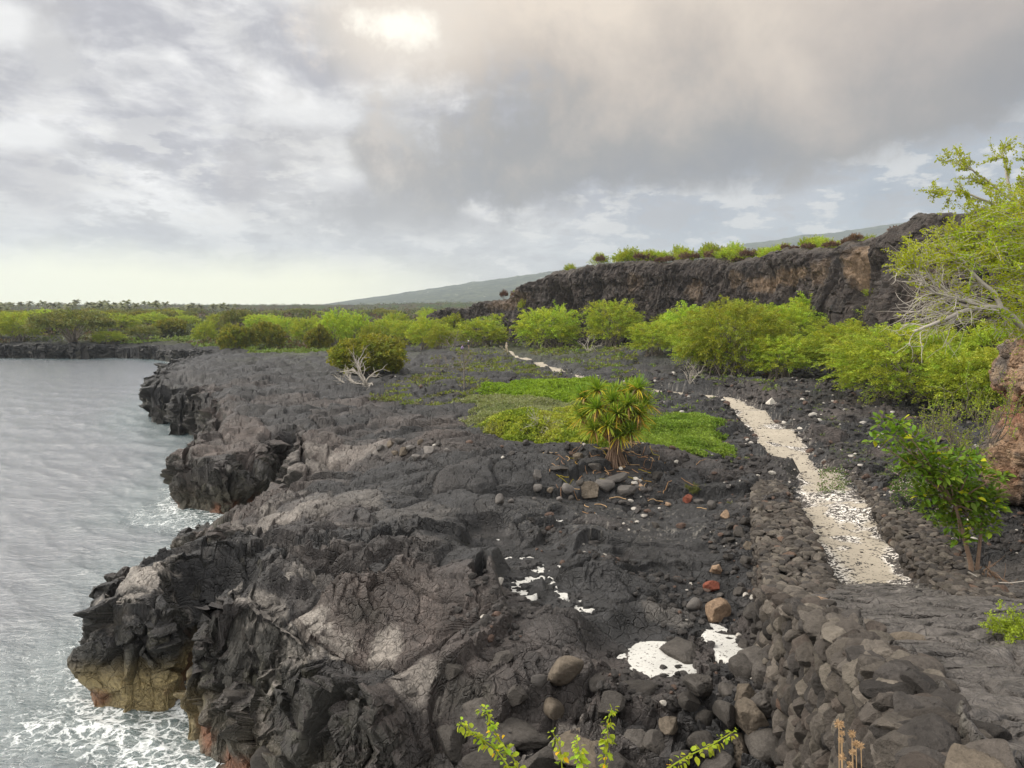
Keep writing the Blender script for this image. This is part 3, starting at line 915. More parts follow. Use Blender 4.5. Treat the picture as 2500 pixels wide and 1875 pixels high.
# ================================================================== white sand pockets, path
def sand_material(name, colr, grit):
    m, t, b = new_mat(name)
    P = t.new('ShaderNodeNewGeometry').outputs['Position']
    n1 = t.noise(P, 0.9, 4, 0.6); n2 = t.noise(P, 14, 4, 0.7)
    c = t.mix(t.sstep(n1, 0.3, 0.7), tuple(v * 0.86 for v in colr), colr)
    if grit:
        a = t.new('ShaderNodeAttribute', attribute_name='grit')
        vo = t.new('ShaderNodeTexVoronoi'); vo.inputs['Scale'].default_value = 11.0
        mp = t.new('ShaderNodeMapping'); mp.inputs['Scale'].default_value = (1, 1, 1)
        t.l.new(P, mp.inputs[0]); t.l.new(mp.outputs[0], vo.inputs['Vector'])
        th = t.math('SUBTRACT', a.outputs['Fac'], t.math('MULTIPLY', vo.outputs['Distance'], 0.55))
        rr = t.new('ShaderNodeSeparateColor'); t.l.new(vo.outputs['Color'], rr.inputs[0])
        th = t.math('ADD', th, t.math('MULTIPLY', t.math('SUBTRACT', rr.outputs[0], 0.5), 0.8))
        th = t.math('ADD', th, t.math('MULTIPLY', t.math('SUBTRACT', t.noise(P, 2.6, 5, 0.7), 0.5), 1.5))
        pm = t.sstep(th, 0.16, 0.22)
        c = t.mix(pm, c, t.mix(rr.outputs[1], (0.05, 0.047, 0.045), (0.13, 0.115, 0.105)))
        c = t.mix(t.math('MULTIPLY', t.math('SUBTRACT', 1.0, pm), t.sstep(a.outputs['Fac'], 0.2, 0.6)), c, (0.74, 0.70, 0.65))
        hgt = t.math('ADD', t.math('MULTIPLY', pm, 0.6), n2)
    else:
        hgt = n2
        sp = t.sstep(t.noise(P, 9, 4, 0.65), 0.58, 0.64)
        c = t.mix(sp, c, (0.12, 0.11, 0.10))
    hs = t.new('ShaderNodeVectorMath', operation='SCALE')
    t.put(hs.inputs[0], c); t.put(hs.inputs['Scale'], t.math('MULTIPLY_ADD', n2, 0.35, 0.82))
    t.l.new(hs.outputs[0], b.inputs['Base Color'])
    b.inputs['Roughness'].default_value = 0.95
    b.inputs['Specular IOR Level'].default_value = 0.1
    bp = t.new('ShaderNodeBump'); bp.inputs['Strength'].default_value = 0.7; bp.inputs['Distance'].default_value = 0.05
    t.l.new(hgt, bp.inputs['Height']); t.l.new(bp.outputs[0], b.inputs['Normal'])
    return m


M_sand = sand_material('coral_sand', (0.58, 0.57, 0.54), False)
M_path = sand_material('path_sand', (0.40, 0.355, 0.29), True)
for k, (cx, cy, rx, ry, lv) in enumerate(SAND_W):
    g = np.linspace(-1.75, 1.75, 26)
    a, b_ = np.meshgrid(g, g)
    xx, yy = cx + a * rx, cy + b_ * ry
    zz = lv + fb2(xx.astype(f32), yy.astype(f32), 1.5, 3, 0.5, 5) * 0.05
    zz = zz - sst(np.hypot(a, b_), 1.25, 1.8) * 0.4
    me = mk_mesh('white_sand', np.stack([xx, yy, zz], -1).reshape(-1, 3), grid_faces(26, 26), [M_sand])
    tag(add_obj('white_sand', me), kind='structure')

tot = _al[-1]
ns, nc = 900, 34
ss = tot - (np.linspace(0, 1, ns) ** 1.7) * tot
px_ = np.interp(ss, _al, [p[0] for p in PATH]); py_ = np.interp(ss, _al, [p[1] for p in PATH])
kern = np.ones(25) / 25
sm = lambda a: np.convolve(np.pad(a, 12, 'edge'), kern, 'valid')
px_, py_ = sm(px_), sm(py_)
tx, ty = np.gradient(px_), np.gradient(py_); L = np.hypot(tx, ty); tx /= L; ty /= L
w_ = np.interp(ss, _al, PATH_W)
cr = np.linspace(-1.35, 1.35, nc)
xx = (px_[:, None] - ty[:, None] * cr * w_[:, None]).astype(f32); yy = (py_[:, None] + tx[:, None] * cr * w_[:, None]).astype(f32)
Bz, _, _, _ = macro(xx, yy)
zz = Bz + 0.03 + fb2(xx, yy, 0.6, 3, 0.5, 15) * 0.09 - 0.10 * sst(np.abs(cr)[None] + fb2(xx, yy, 0.7, 3, .6, 16) * 0.7, 0.75, 1.25)
gr = sst(yy, 33, 27) * (0.12 + 0.8 * np.abs(cr)[None] ** 2) + sst(fb2(xx, yy, 0.5, 3, 0.6, 18), 0.05, 0.25) * 0.6 * sst(yy, 75, 60) + sst(np.abs(cr)[None] + 0 * xx, 0.6, 1.1) * 0.45 + sst(np.hypot(xx - 15.2, yy - 37), 2.0, .5) * .4
me = mk_mesh('path', np.stack([xx, yy, zz], -1).reshape(-1, 3), grid_faces(ns, nc)[:, ::-1], [M_path], {'grit': np.clip(gr, 0, 1).ravel()})
tag(add_obj('path', me), kind='structure')

# ================================================================== sea
uw = np.concatenate([np.linspace(-1.5, -0.72, 40)[:-1], np.linspace(-0.72, 0.0, 560), np.linspace(0.0, 0.5, 20)[1:]]).astype(f32)
yw = (1 / np.linspace(1 / 16.0, 1 / 232.0, 620)).astype(f32)
UW, YW = np.meshgrid(uw, yw); XW = UW * YW
wz = np.zeros_like(XW)
for (ang, lam, amp) in [(R(200), 5.5, .055), (R(185), 3.3, .040), (R(222), 2.3, .032), (R(170), 1.6, .022), (R(205), 1.1, .016), (R(150), .8, .010), (R(240), .62, .008)]:
    ph = (XW * math.sin(ang) + YW * math.cos(ang)) * 2 * math.pi / lam + fb2(XW, YW, 0.5 / lam, 3, .5, int(lam * 10)) * 9.0
    fad = sst(YW, lam * 110, lam * 35)
    wz += amp * fad * (1 - 2 * np.abs(np.sin(ph / 2))) * (0.6 + 1.2 * vn2(XW / lam / 3 + 5, YW / lam / 3))
n1 = fb2(XW, YW, 0.28, 3, 0.55, 3); n2 = fb2(XW, YW, 0.28, 3, 0.55, 11); near = np.clip(YW / 60, 0.35, 3)
sw = -poly_sdf(XW + 2 * n1 * near, YW + 2 * n2 * near, COAST)
fo = sst(sw, 2.2, 0.2) * 0.75 * sst(YW, 70, 50)
fo = np.maximum(fo, sst(YW, 26.5, 23.2) * sst(sw, 5.0, 0.5) * .85)
fo = np.maximum(fo, 0.42 * sst(sw, 8, 1) * sst(YW, 44, 26))
fo = np.maximum(fo, 0.95 * sst(np.hypot((XW + 16.5) / 3.0, (YW - 38) / 4.5), 1.25, 0.6))
fo = np.maximum(fo, 0.85 * sst(np.hypot((XW + 17.0) / 2.6, (YW - 53) / 3), 1.2, 0.6))
fo = np.maximum(fo, 0.5 * sst(np.hypot((XW + 20) / 7.0, (YW - 50) / 6), 1.1, 0.6))
fo = np.maximum(fo, 0.9 * sst(sw, 2.5, .5) * sst(YW, 140, 165) * sst(XW, -95, -80))
me = mk_mesh('sea', np.stack([XW, YW, SEA + wz], -1).reshape(-1, 3), grid_faces(len(yw), len(uw)), [], {'foam': fo.ravel(), 'shore': sw.ravel()})
m, t, b = new_mat('sea_water')
P = t.new('ShaderNodeNewGeometry').outputs['Position']
af = t.new('ShaderNodeAttribute', attribute_name='foam').outputs['Fac']
ash = t.new('ShaderNodeAttribute', attribute_name='shore').outputs['Fac']
mpw = t.new('ShaderNodeMapping'); mpw.inputs['Scale'].default_value = (0.55, 1.5, 1); mpw.inputs['Rotation'].default_value = (0, 0, R(-14))
t.l.new(P, mpw.inputs[0])
w1 = t.noise(mpw.outputs[0], 2.3, 6, 0.66, 0.5)
w2 = t.noise(mpw.outputs[0], 6.0, 5, 0.6, 0.6)
# foam: torn lace
fwarp = t.vmath('ADD', P, t.vmath('MULTIPLY', t.noise(P, 1.2, 3, 0.6, col=True), (1.3, 1.3, 1.3)))
vf = t.new('ShaderNodeTexVoronoi', feature='DISTANCE_TO_EDGE'); vf.inputs['Scale'].default_value = 1.9; t.l.new(fwarp, vf.inputs['Vector'])
vf2 = t.new('ShaderNodeTexVoronoi', feature='DISTANCE_TO_EDGE'); vf2.inputs['Scale'].default_value = 5.5; t.l.new(fwarp, vf2.inputs['Vector'])
lace = t.math('ADD', t.sstep(vf.outputs['Distance'], 0.22, 0.0), t.math('MULTIPLY', t.sstep(vf2.outputs['Distance'], 0.14, 0.0), 0.55))
fn = t.noise(fwarp, 1.1, 5, 0.65, 0.4)
lv = t.math('ADD', t.math('MULTIPLY', lace, 0.42), t.math('MULTIPLY', fn, 1.15))
lv = t.math('ADD', lv, t.math('MULTIPLY', t.math('SUBTRACT', af, 1.0), 0.62))
fm = t.math('MULTIPLY', t.sstep(lv, 0.62, 1.02), t.sstep(af, 0.02, 0.35))
deep = t.mix(t.sstep(ash, 9.0, 0.0), (0.072, 0.084, 0.104), (0.062, 0.096, 0.106))
deep = t.mix(t.math('MULTIPLY', af, 0.5), deep, (0.06, 0.11, 0.105))
t.l.new(t.mix(fm, deep, (0.74, 0.77, 0.78)), b.inputs['Base Color'])
t.l.new(t.math('MULTIPLY_ADD', fm, 0.6, 0.24), b.inputs['Roughness'])
b.inputs['IOR'].default_value = 1.85
b.inputs['Specular IOR Level'].default_value = 1.0
bp = t.new('ShaderNodeBump'); bp.inputs['Strength'].default_value = 1.0; bp.inputs['Distance'].default_value = 0.17
t.l.new(t.math('ADD', t.math('MULTIPLY', w1, 1.1), t.math('MULTIPLY', w2, 0.45)), bp.inputs['Height']); t.l.new(bp.outputs[0], b.inputs['Normal'])
me.materials.append(m)
tag(add_obj('sea', me), kind='structure')
# the open sea beyond the left edge of the near sheet, so that the water never ends
V = [(-4000, -60, SEA - .03), (-24.5, -60, SEA - .03), (-24.5, 15.9, SEA - .03), (-348, 232, SEA - .03), (-4000, 232, SEA - .03), (40, -60, SEA - .03), (8, 15.9, SEA - .03)]
me2 = bpy.data.meshes.new('sea'); me2.from_pydata(V, [], [(0, 1, 2, 3, 4), (1, 5, 6, 2)]); me2.materials.append(m)
tag(add_obj('sea', me2), kind='structure')

# ================================================================== the lava cliff on the landward side
CT = [(430, 313, 215), (470, 309, 190), (514, 296, 175), (555, 278, 165), (597, 264, 158), (645, 261, 150), (694, 259, 140), (740, 257, 130), (787, 254, 118), (847, 246, 105), (880, 240, 95), (905, 235, 90), (914, 232, 89), (920, 216, 80), (940, 211, 78), (963, 208, 76), (1000, 203, 73), (1040, 199, 70), (1150, 195, 66), (1300, 190, 64)]
ctop = np.array([[WY(a, b_, d)[0], d, WY(a, b_, d)[2]] for a, b_, d in CT])
al = np.concatenate([[0], np.cumsum(np.hypot(np.diff(ctop[:, 0]), np.diff(ctop[:, 1])))])
NC_, NV = 1500, 230
sa = np.linspace(0, 1, NC_) ** 1.0 * al[-1]
cx = np.interp(sa, al, ctop[:, 0]); cy = np.interp(sa, al, ctop[:, 1]); cz = np.interp(sa, al, ctop[:, 2])
kern = np.ones(21) / 21
sm2 = lambda a, k=10: np.convolve(np.pad(a, k, 'edge'), np.ones(2 * k + 1) / (2 * k + 1), 'valid')
cx, cy = sm2(cx), sm2(cy); cz = sm2(cz, 6) + (fb2((sa / 1.0).astype(f32), np.zeros(NC_, f32), 0.14, 4, 0.6, 3) * 3.2)
tx, ty = np.gradient(cx), np.gradient(cy); L = np.hypot(tx, ty); nx, ny = -ty / L, tx / L   # away from the viewer
if (nx * cx + ny * cy).mean() < 0: nx, ny = -nx, -ny
nx, ny = sm2(nx, 40), sm2(ny, 40)
vv = np.concatenate([np.linspace(0, 1, 170), 1 + np.linspace(0, 1, 61)[1:] ** 2])
foot = gzv(cx.astype(f32), cy.astype(f32)) - 1.0
CXg = np.empty((NV, NC_)); CYg = CXg.copy(); CZg = CXg.copy()
for i, v in enumerate(vv):
    if v <= 1:
        out_ = -(1 - v) * 5.5 * (1 - 0.35 * v) + 0.0
        CZg[i] = foot + (cz - foot) * (v ** 0.92)
    else:
        out_ = (v - 1) * 70
        CZg[i] = cz + 0.6 * sst(np.array(v - 1.0), 0, .1) - (v - 1) * 3.0
    CXg[i] = cx + nx * out_; CYg[i] = cy + ny * out_
P0 = np.stack([CXg, CYg, CZg], -1).astype(f32)
N0 = grid_normals(P0)
if N0[60, 700, 1] > 0: N0 = -N0
x, y, z = P0[..., 0], P0[..., 1], P0[..., 2]
face = 1 - sst(np.broadcast_to(vv[:, None], x.shape).astype(f32), 0.93, 1.04)
w = fb3(x, y, z * 0.5, 0.15, 3, 0.5, 2)
dr1 = 1 - np.abs(fb3(x + w * 6, y, z * 0.16, 0.42, 3, 0.5, 5)) * 4.5     # drapery: tall narrow folds
dr2 = 1 - np.abs(fb3(x + w * 8, y, z * 0.22, 1.3, 3, 0.55, 6)) * 4.5
big = fb3(x, y, z * 0.4, 0.09, 3, 0.5, 8)
v1, v2, vr = vor3(x * 0.55, y * 0.55, z * 0.8, 5)
dr3 = 1 - np.abs(fb3(x + w * 9, y, z * 0.3, 3.4, 2, 0.5, 9)) * 4.5
dsp = face * (dr1 * 0.95 + dr2 * 0.5 + dr3 * .14 + big * 7.0 + (vr - .5) * 0.5 + fb3(x, y, z, 1.2, 3, .6, 12) * 0.5) + (1 - face) * fb3(x, y, z, 0.35, 4, 0.6, 14) * 1.6
caves = np.zeros_like(x); 
u_s = np.broadcast_to(sa[None], x.shape)
for px, py, sx, sz, dep in [(856, 266, 1.3, 3.2, 4.0), (800, 296, 1.6, 2.5, 3.0), (573, 302, .9, 1.6, 2.5), (600, 290, 0.8, 2.2, 1.2), (875, 292, 1.0, 1.6, 2.5)]:
    j = int(np.argmin(np.abs(cx / cy - (px - 512) / F_PX)))
    p = WY(px, py, cy[j] - 3)
    g = np.exp(-((u_s - sa[j]) / sx) ** 2 - ((z - p.z) / sz) ** 2)
    caves += dep * g
dsp = dsp - caves * face
# overhanging lip along the brim
dsp += face * np.exp(-((vv[:, None] - 0.84) / 0.10) ** 2) * 0.8
PC = P0 + N0 * dsp[..., None]
c = np.empty(PC.shape, f32); c[:] = (0.038, 0.029, 0.025)
nB = fb3(x, y, z, 0.5, 4, .6, 21); nC = fb3(x, y, z * .3, 1.5, 3, .6, 22)
c = c * (1 + 1.1 * nB + 1.6 * nC)[..., None]
c = blend(c, sst(dr2, 0.75, 0.95) * face * 0.35, (0.11, 0.09, 0.075))
for px, py, rx, rz, aa in [(873, 266, 2.2, 2.8, 1), (800, 277, 5.5, 1.3, .8), (775, 285, 4, 1.6, .8), (745, 283, 3, 1.4, .5), (835, 275, 3, 2.2, .5), (509, 306, 7, 1.6, .5), (530, 301, 4, 1.5, .4), (700, 290, 2.5, 2, .45), (640, 285, 3, 2, .3), (950, 268, 3, 4, .3)]:
    j = int(np.argmin(np.abs(cx / cy - (px - 512) / F_PX)))
    p = WY(px, py, cy[j] - 3)
    d = np.hypot((u_s - sa[j]) / rx, (z - p.z) / rz) + nB * 1.1 + nC * 0.6
    c = blend(c, sst(d, 1.15, 0.6) * aa * face, (0.19, 0.13, 0.082))
c = blend(c, (1 - face) * 0.6, (0.075, 0.062, 0.045))
me = mk_mesh('cliff', PC.reshape(-1, 3), grid_faces(NV, NC_), [M_lava], {'col': np.clip(c, .01, .8).reshape(-1, 3)}, smooth=False)
tag(add_obj('cliff', me), kind='structure')


def cliff_top(px, back=2.0):
    j = int(np.argmin(np.abs(cx / cy - (px - 512) / F_PX)))
    i = int(np.argmin(np.abs((vv - 1) * 70 - back)))
    return Vector(PC[i, j])


# ================================================================== far mountain slope
ug = np.linspace(-0.9, 1.6, 420); vg = np.linspace(0, 1, 70)
U_, V_ = np.meshgrid(ug, vg)
yh = 2300 + V_ * 1400
xh = U_ * yh
ridge = np.interp(U_ * F_PX + 512, [-200, 319, 420, 551, 759, 907, 1024, 1700], [-30, 0, 14, 33, 62, 82, 84, 40])
zh = 10 + (ridge / F_PX * 3700) * V_ ** 0.8 + fb2((xh / 140).astype(f32), (yh / 140).astype(f32), 1.0, 4, .55, 3) * 13 * np.clip(ridge / 30, 0, 1) * V_
zh = np.where(ridge < 0, -20 - 20 * V_, zh)
zh += (vn2((xh / 13).astype(f32), (yh / 13).astype(f32)) ** 3) * 8 * np.clip(ridge / 20, 0, 1)
M_hill, t, b = new_mat('mountain_scrub')
P = t.new('ShaderNodeNewGeometry').outputs['Position']
n1 = t.noise(P, 0.008, 5, 0.6); n2 = t.noise(P, 0.05, 4, 0.65)
cc = t.mix(t.sstep(n1, 0.35, 0.65), (0.035, 0.05, 0.032), (0.085, 0.10, 0.06))
cc = t.mix(t.sstep(n2, 0.4, 0.62), cc, (0.025, 0.036, 0.026))
vs = t.new('ShaderNodeTexVoronoi'); vs.inputs['Scale'].default_value = 0.02; t.l.new(P, vs.inputs['Vector'])
cc = t.mix(t.sstep(vs.outputs['Distance'], 0.10, 0.06), cc, (0.42, 0.42, 0.40))
t.l.new(cc, b.inputs['Base Color']); b.inputs['Roughness'].default_value = 1.0
me = mk_mesh('mountain', np.stack([xh, yh, zh], -1).reshape(-1, 3), grid_faces(70, 420), [M_hill])
tag(add_obj('mountain', me), kind='structure')

# ================================================================== near rock face at the right edge
na, nv_ = 420, 330
A_, V_ = np.meshgrid(np.linspace(R(95), R(345), na), np.linspace(0, 1, nv_))
zb_ = 0.2; zt_ = 9.6
Zr = zb_ + V_ * (zt_ - zb_)
rad = np.interp(Zr, [0.2, 1.4, 1.9, 3.0, 4.4, 5.6, 6.6, 7.6, 8.8, 9.6], [3.3, 3.5, 5.6, 5.7, 5.5, 5.0, 5.6, 5.5, 5.0, 3.6])
cxr, cyr = 27.3, 30.8
xr = (cxr + np.cos(A_) * rad).astype(f32); yr = (cyr + np.sin(A_) * rad * 1.1).astype(f32); zr = Zr.astype(f32)
P0 = np.stack([xr, yr, zr], -1); N0 = grid_normals(P0)
if N0[100, 150, 0] > 0: N0 = -N0
k = fb3(xr, yr, zr * 0.6, 0.4, 4, 0.55, 31) * 2.2
v1, v2, vr = vor3(xr * 1.2, yr * 1.2, zr * 0.8, 7)
w1_, w2_, wr = vor3(xr * 3.2, yr * 3.2, zr * 2.6, 8)
k += (vr - .5) * 0.7 - 0.25 * sst(v2 - v1, .12, 0) + (wr - .5) * 0.22 - 0.08 * sst(w2_ - w1_, .12, 0) + (1 - np.abs(fb3(xr, yr, zr * .3, 1.3, 3, .6, 33)) * 4) * 0.25
PR = P0 + N0 * k[..., None]
PR = np.concatenate([PR, (PR[-1:] * [1, 1, 1] - [cxr, cyr, 0]) * [0.5, 0.5, 1] + [cxr, cyr, 0.3], (PR[-1:] - [cxr, cyr, 0]) * [0.01, 0.01, 1] + [cxr, cyr, 0.4]], 0)
zz = PR[..., 2]; xx = PR[..., 0].astype(f32); yy = PR[..., 1].astype(f32); z3 = zz.astype(f32)
q1 = fb3(xx, yy, z3, 0.5, 4, .6, 41); q2 = fb3(xx, yy, z3, 1.7, 3, .6, 42)
c = np.empty(PR.shape, f32); c[:] = (0.31, 0.195, 0.12)
c = blend(c, sst(q1, -0.02, .14), (0.12, 0.10, 0.085))
c = blend(c, sst(q2, .02, .16) * .7, (0.32, 0.235, 0.15))
c = blend(c, np.exp(-((z3 - 5.4) / .8) ** 2) * sst(q2, -.15, .1), (0.22, 0.085, 0.05))
c = blend(c, np.exp(-((z3 - 2.6) / .6) ** 2) * sst(q2, -.1, .15) * .9, (0.20, 0.085, 0.05))
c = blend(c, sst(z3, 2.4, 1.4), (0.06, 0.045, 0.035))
c = c * (1 + 1.0 * q2)[..., None]
me = mk_mesh('rock_face', PR.reshape(-1, 3), grid_faces(PR.shape[0], na), [M_lava], {'col': np.clip(c, .01, .7).reshape(-1, 3)})
tag(add_obj('rock_face', me), 'tall brown and rust red rock face with a dark hollow at its foot', 'rock')

# ================================================================== dry-stone walls
protoS = [rock(100 + i, 2, 8, 0.015, 0.05) for i in range(14)]
protoL = [rock(140 + i, 4, 9, 0.018, 0.07, 0.05 if i % 3 == 0 else 0.015) for i in range(12)]
rw = np.random.RandomState(5)
STONE_COLS = np.array([(0.075, 0.065, 0.057), (0.095, 0.083, 0.072), (0.058, 0.052, 0.048), (0.115, 0.10, 0.085), (0.085, 0.07, 0.06), (0.135, 0.118, 0.098), (0.12, 0.08, 0.06)], f32) * 0.9


def put_stone(bag, p, dims, yaw, near, tilt=0.25, colr=None):
    V, F = (protoL if near else protoS)[rw.randint(12)]
    Rm = rotm(rw.uniform(-3, 3), rw.uniform(-3, 3), 0)
    V = V @ Rm.T
    V = V * np.array(dims, f32) * 0.62
    Rt = rotm(rw.uniform(-tilt, tilt), rw.uniform(-tilt, tilt), yaw + rw.uniform(-.2, .2))
    V = V @ Rt.T + np.array(p, f32)
    if colr is None:
        colr = STONE_COLS[rw.choice(7, p=[.24, .22, .17, .14, .12, .09, .02])] * rw.uniform(.65, 1.45)
    bag.add(V, F, colr)


def dry_wall(name, line, widths, tops, faces, bottom, label, size=0.36, tint=1.0):
    """line of (x,y); stones on the listed faces ('L' left of travel, 'R' right) and over the top"""
    bag = Bag()
    P = np.array(line, float); a = np.concatenate([[0], np.cumsum(np.hypot(*np.diff(P, axis=0).T))])
    tot_ = a[-1]
    def at(s):
        x_ = np.interp(s, a, P[:, 0]); y_ = np.interp(s, a, P[:, 1])
        e = 0.3
        dx = np.interp(min(s + e, tot_), a, P[:, 0]) - np.interp(max(s - e, 0), a, P[:, 0])
        dy_ = np.interp(min(s + e, tot_), a, P[:, 1]) - np.interp(max(s - e, 0), a, P[:, 1])
        l = math.hypot(dx, dy_)
        return x_, y_, dx / l, dy_ / l, float(np.interp(s, a, widths)), float(np.interp(s, a, tops))
    # dark core so that no light comes through
    n = max(int(tot_ / 0.4), 4); V = []
    for i in range(n + 1):
        x_, y_, dx, dy_, w, zt = at(i / n * tot_)
        w = w / 2 - 0.16
        for sx, zz_ in ((-1, 0), (-1, 1), (1, 1), (1, 0)):
            b0 = min(bottom(x_ - dy_ * w * -sx, y_ + dx * w * -sx), zt - .2) - .3
            ww = w + (0.12 * (zt - b0) * .5 if zz_ == 0 else 0)
            V.append((x_ - dy_ * ww * -sx, y_ + dx * ww * -sx, (zt - 0.16) if zz_ else b0))
    F = [(i * 4 + j, i * 4 + j + 1, i * 4 + j + 5, i * 4 + j + 4) for i in range(n) for j in range(3)] + [(0, 1, 2, 3), (n * 4 + 3, n * 4 + 2, n * 4 + 1, n * 4)]
    bag.add(V, F, (0.03, 0.027, 0.025))
    cnt = 0
    for side in faces:
        sg = 1 if side == 'L' else -1
        s = 0.0
        while s < tot_:
            x_, y_, dx, dy_, w, zt = at(s)
            dist = math.hypot(x_, y_)
            near = dist < 17
            k = size * (1.0 if dist < 30 else 1.15)
            cw = k * rw.uniform(0.7, 1.3)
            nxx, nyy = -dy_ * sg, dx * sg
            fx, fy = x_ + nxx * w / 2, y_ + nyy * w / 2
            zb0 = bottom(fx + nxx * .5, fy + nyy * .5) - 0.1
            zq = zt - rw.uniform(0, .12)
            while zq > zb0:
                hgt = k * rw.uniform(0.5, 1.25)
                depth = 0.14 * (zt - zq) * .5
                # roughly: anything far below the frame is left out
                if (CAM_Z - zq) / max(y_, .5) < 0.82:
                    put_stone(bag, (fx + nxx * (depth - 0.10 + rw.uniform(-.09, .08)) + dx * rw.uniform(-.10, .10), fy + nyy * (depth - 0.10) + dy_ * rw.uniform(-.08, .08), zq - hgt / 2),
                              (cw * 1.04, k * 1.15, hgt * 1.02), math.atan2(dy_, dx), near, 0.3)
                zq -= hgt * 0.90
            s += cw * 0.92
    # top course
    area = tot_ * float(np.mean(widths)); n = int(area / (size * size * 0.30))
    for i in range(n):
        s = rw.rand() * tot_
        x_, y_, dx, dy_, w, zt = at(s)
        o = rw.uniform(-.5, .5) * w
        q = size * rw.uniform(0.5, 1.15)
        put_stone(bag, (x_ - dy_ * o, y_ + dx * o, zt - 0.08 + rw.uniform(-.05, .09)), (q * 1.25, q, q * 0.62), rw.uniform(0, 6), math.hypot(x_, y_) < 17, 0.35)
    ob = add_obj(name, bag.mesh(name, [M_stone], smooth=False))
    return tag(ob, label, 'wall')


def gsafe(x_, y_):
    return gz(x_, y_)


def Wp(px, py, z): return tuple(W(px, py, z)[:2])


LW = [Wp(768, 478, .7), Wp(777, 506, .8), Wp(785, 536, .85), Wp(797, 575, 1.0), Wp(812, 603, 1.25)]
dry_wall('stone_wall', LW, [1.3, 1.9, 2.1, 2.1, 1.9], [.55, .85, 1.0, 1.1, 1.25], 'LR', gsafe, 'long low drystone wall of black lava stones on the seaward side of the pale path', 0.34)
# parapet and tall outer face that carries the ramp
RW = [(8.3, 22.6), (7.8, 19.6), (7.4, 18), (6.6, 14), (5.45, 10), (4.7, 8), (4.05, 6.5), (3.5, 5.2)]
rzf = lambda y_: 0.3 * (25.9 - y_)
base_fn = lambda x_, y_: -1.2
dry_wall('stone_wall', RW, [.8] * 8, [rzf(p[1]) + .16 for p in RW], 'R', lambda x_, y_: float(base_z(np.array([x_ - 1.0], f32), np.array([y_], f32))[0]) - .5, 'tall rough stone retaining wall with craggy brown stones holding up the ramp', 0.50)
RWL = [Wp(856, 470, .6), Wp(874, 490, .7), Wp(897, 515, .75), Wp(932, 552, .8), Wp(957, 582, 1.0), Wp(985, 600, 1.6), Wp(1032, 604, 2.1), Wp(1120, 606, 2.3)]
dry_wall('stone_wall', RWL, [.9, 1.1, 1.5, 1.6, 1.6, 1.5, 1.6, 1.6], [.6, .8, .95, 1.05, 1.2, 1.75, 2.1, 2.3], 'LR', gsafe, 'drystone wall of flat dark stones on the inland side of the path by the leafy shrub', 0.32)

# ================================================================== single boulders
rockm = {}
def rock_mesh(kind, mat):
    key = (kind, mat.name)
    if key not in rockm:
        sd = {'round': dict(planes=26, rnd=0.14, rough=0.035), 'ang': dict(planes=9, rnd=0.018, rough=0.06), 'pit': dict(planes=10, rnd=0.05, rough=0.10, pits=0.12), 'slab': dict(planes=16, rnd=0.06, rough=0.08)}[kind.split('_')[0]]
        V, F = rock(200 + 17 * len(rockm), 4, **sd)
        if kind.startswith('slab'): V = V * np.array([1.2, .9, .45], f32)
        rockm[key] = mk_mesh('boulder', V, F, [mat], smooth=not kind.startswith('ang'))
    return rockm[key]


rb = np.random.RandomState(11)
def boulder(px, py, wpx, label, kind='ang_1', mat=None, dims=(1, .9, .85), z=None, name='boulder', group=None, cat='boulder', y=None, sink=0.25):
    """a stone whose visible middle sits at (px,py) and is wpx wide"""
    if y is not None: p = WY(px, py + wpx * 0.35 * dims[2], y)
    else: p = on_ground(px, py + wpx * 0.38 * dims[2])
    d = (p - Vector((0, 0, CAM_Z))).length
    r = wpx / F_PX * d / 2
    o = add_obj(name, rock_mesh(kind, mat or M_boulder), loc=(p.x, p.y, p.z + r * dims[2] * (1 - 2 * sink) * .9), rot=(rb.uniform(-.3, .3), rb.uniform(-.3, .3), rb.uniform(0, 6.28)), scale=(r * dims[0] * 1.05, r * dims[1] * 1.05, r * dims[2] * 1.05))
    return tag(o, label, cat, group)


boulder(564, 669, 37, 'big round brown boulder resting in a gap of the shattered lava', 'round_1', M_boulder_brown, (1, .95, 1.08), sink=0.12)
boulder(539, 679, 16, 'small grey stone leaning against the big round brown boulder', 'round_2', M_cobble, (1, .8, 1.2))
boulder(713, 586, 15, 'rust red rock lying on the dark lava flat below the wall', 'ang_1', M_boulder_red, (1.1, .9, .75))
boulder(714, 606, 28, 'tan and brown split rock just in front of the rust red rock', 'ang_2', M_boulder_tan, (1.1, .9, .75))
boulder(696, 603, 20, 'smooth grey rounded stone touching the tan split rock', 'round_3', M_cobble, (1.1, .9, .75))
boulder(683, 604, 11, 'small smooth grey cobble beside the larger grey rounded stone', 'round_2', M_cobble, (1, .9, .9))
boulder(720, 594, 10, 'little pale grey stone between the red rock and the tan rock', 'round_1', M_cobble, (1.2, .9, .8))
boulder(717, 568, 17, 'pale knobbly rock behind the rust red rock', 'pit_1', M_boulder_tan, (1.1, .9, .7))
boulder(655, 524, 8, 'small square block standing alone on the gritty lava flat', 'ang_3', M_boulder, (1, 1, .9))
boulder(664, 650, 14, 'round cobble half covered with white sand in the sand pocket', 'round_3', M_cobble, (1.1, 1, .6))
boulder(683, 640, 36, 'large domed slab of dark lava between the two arms of white sand', 'slab_1', M_boulder, (1.0, 1.1, 1.1), sink=.4)
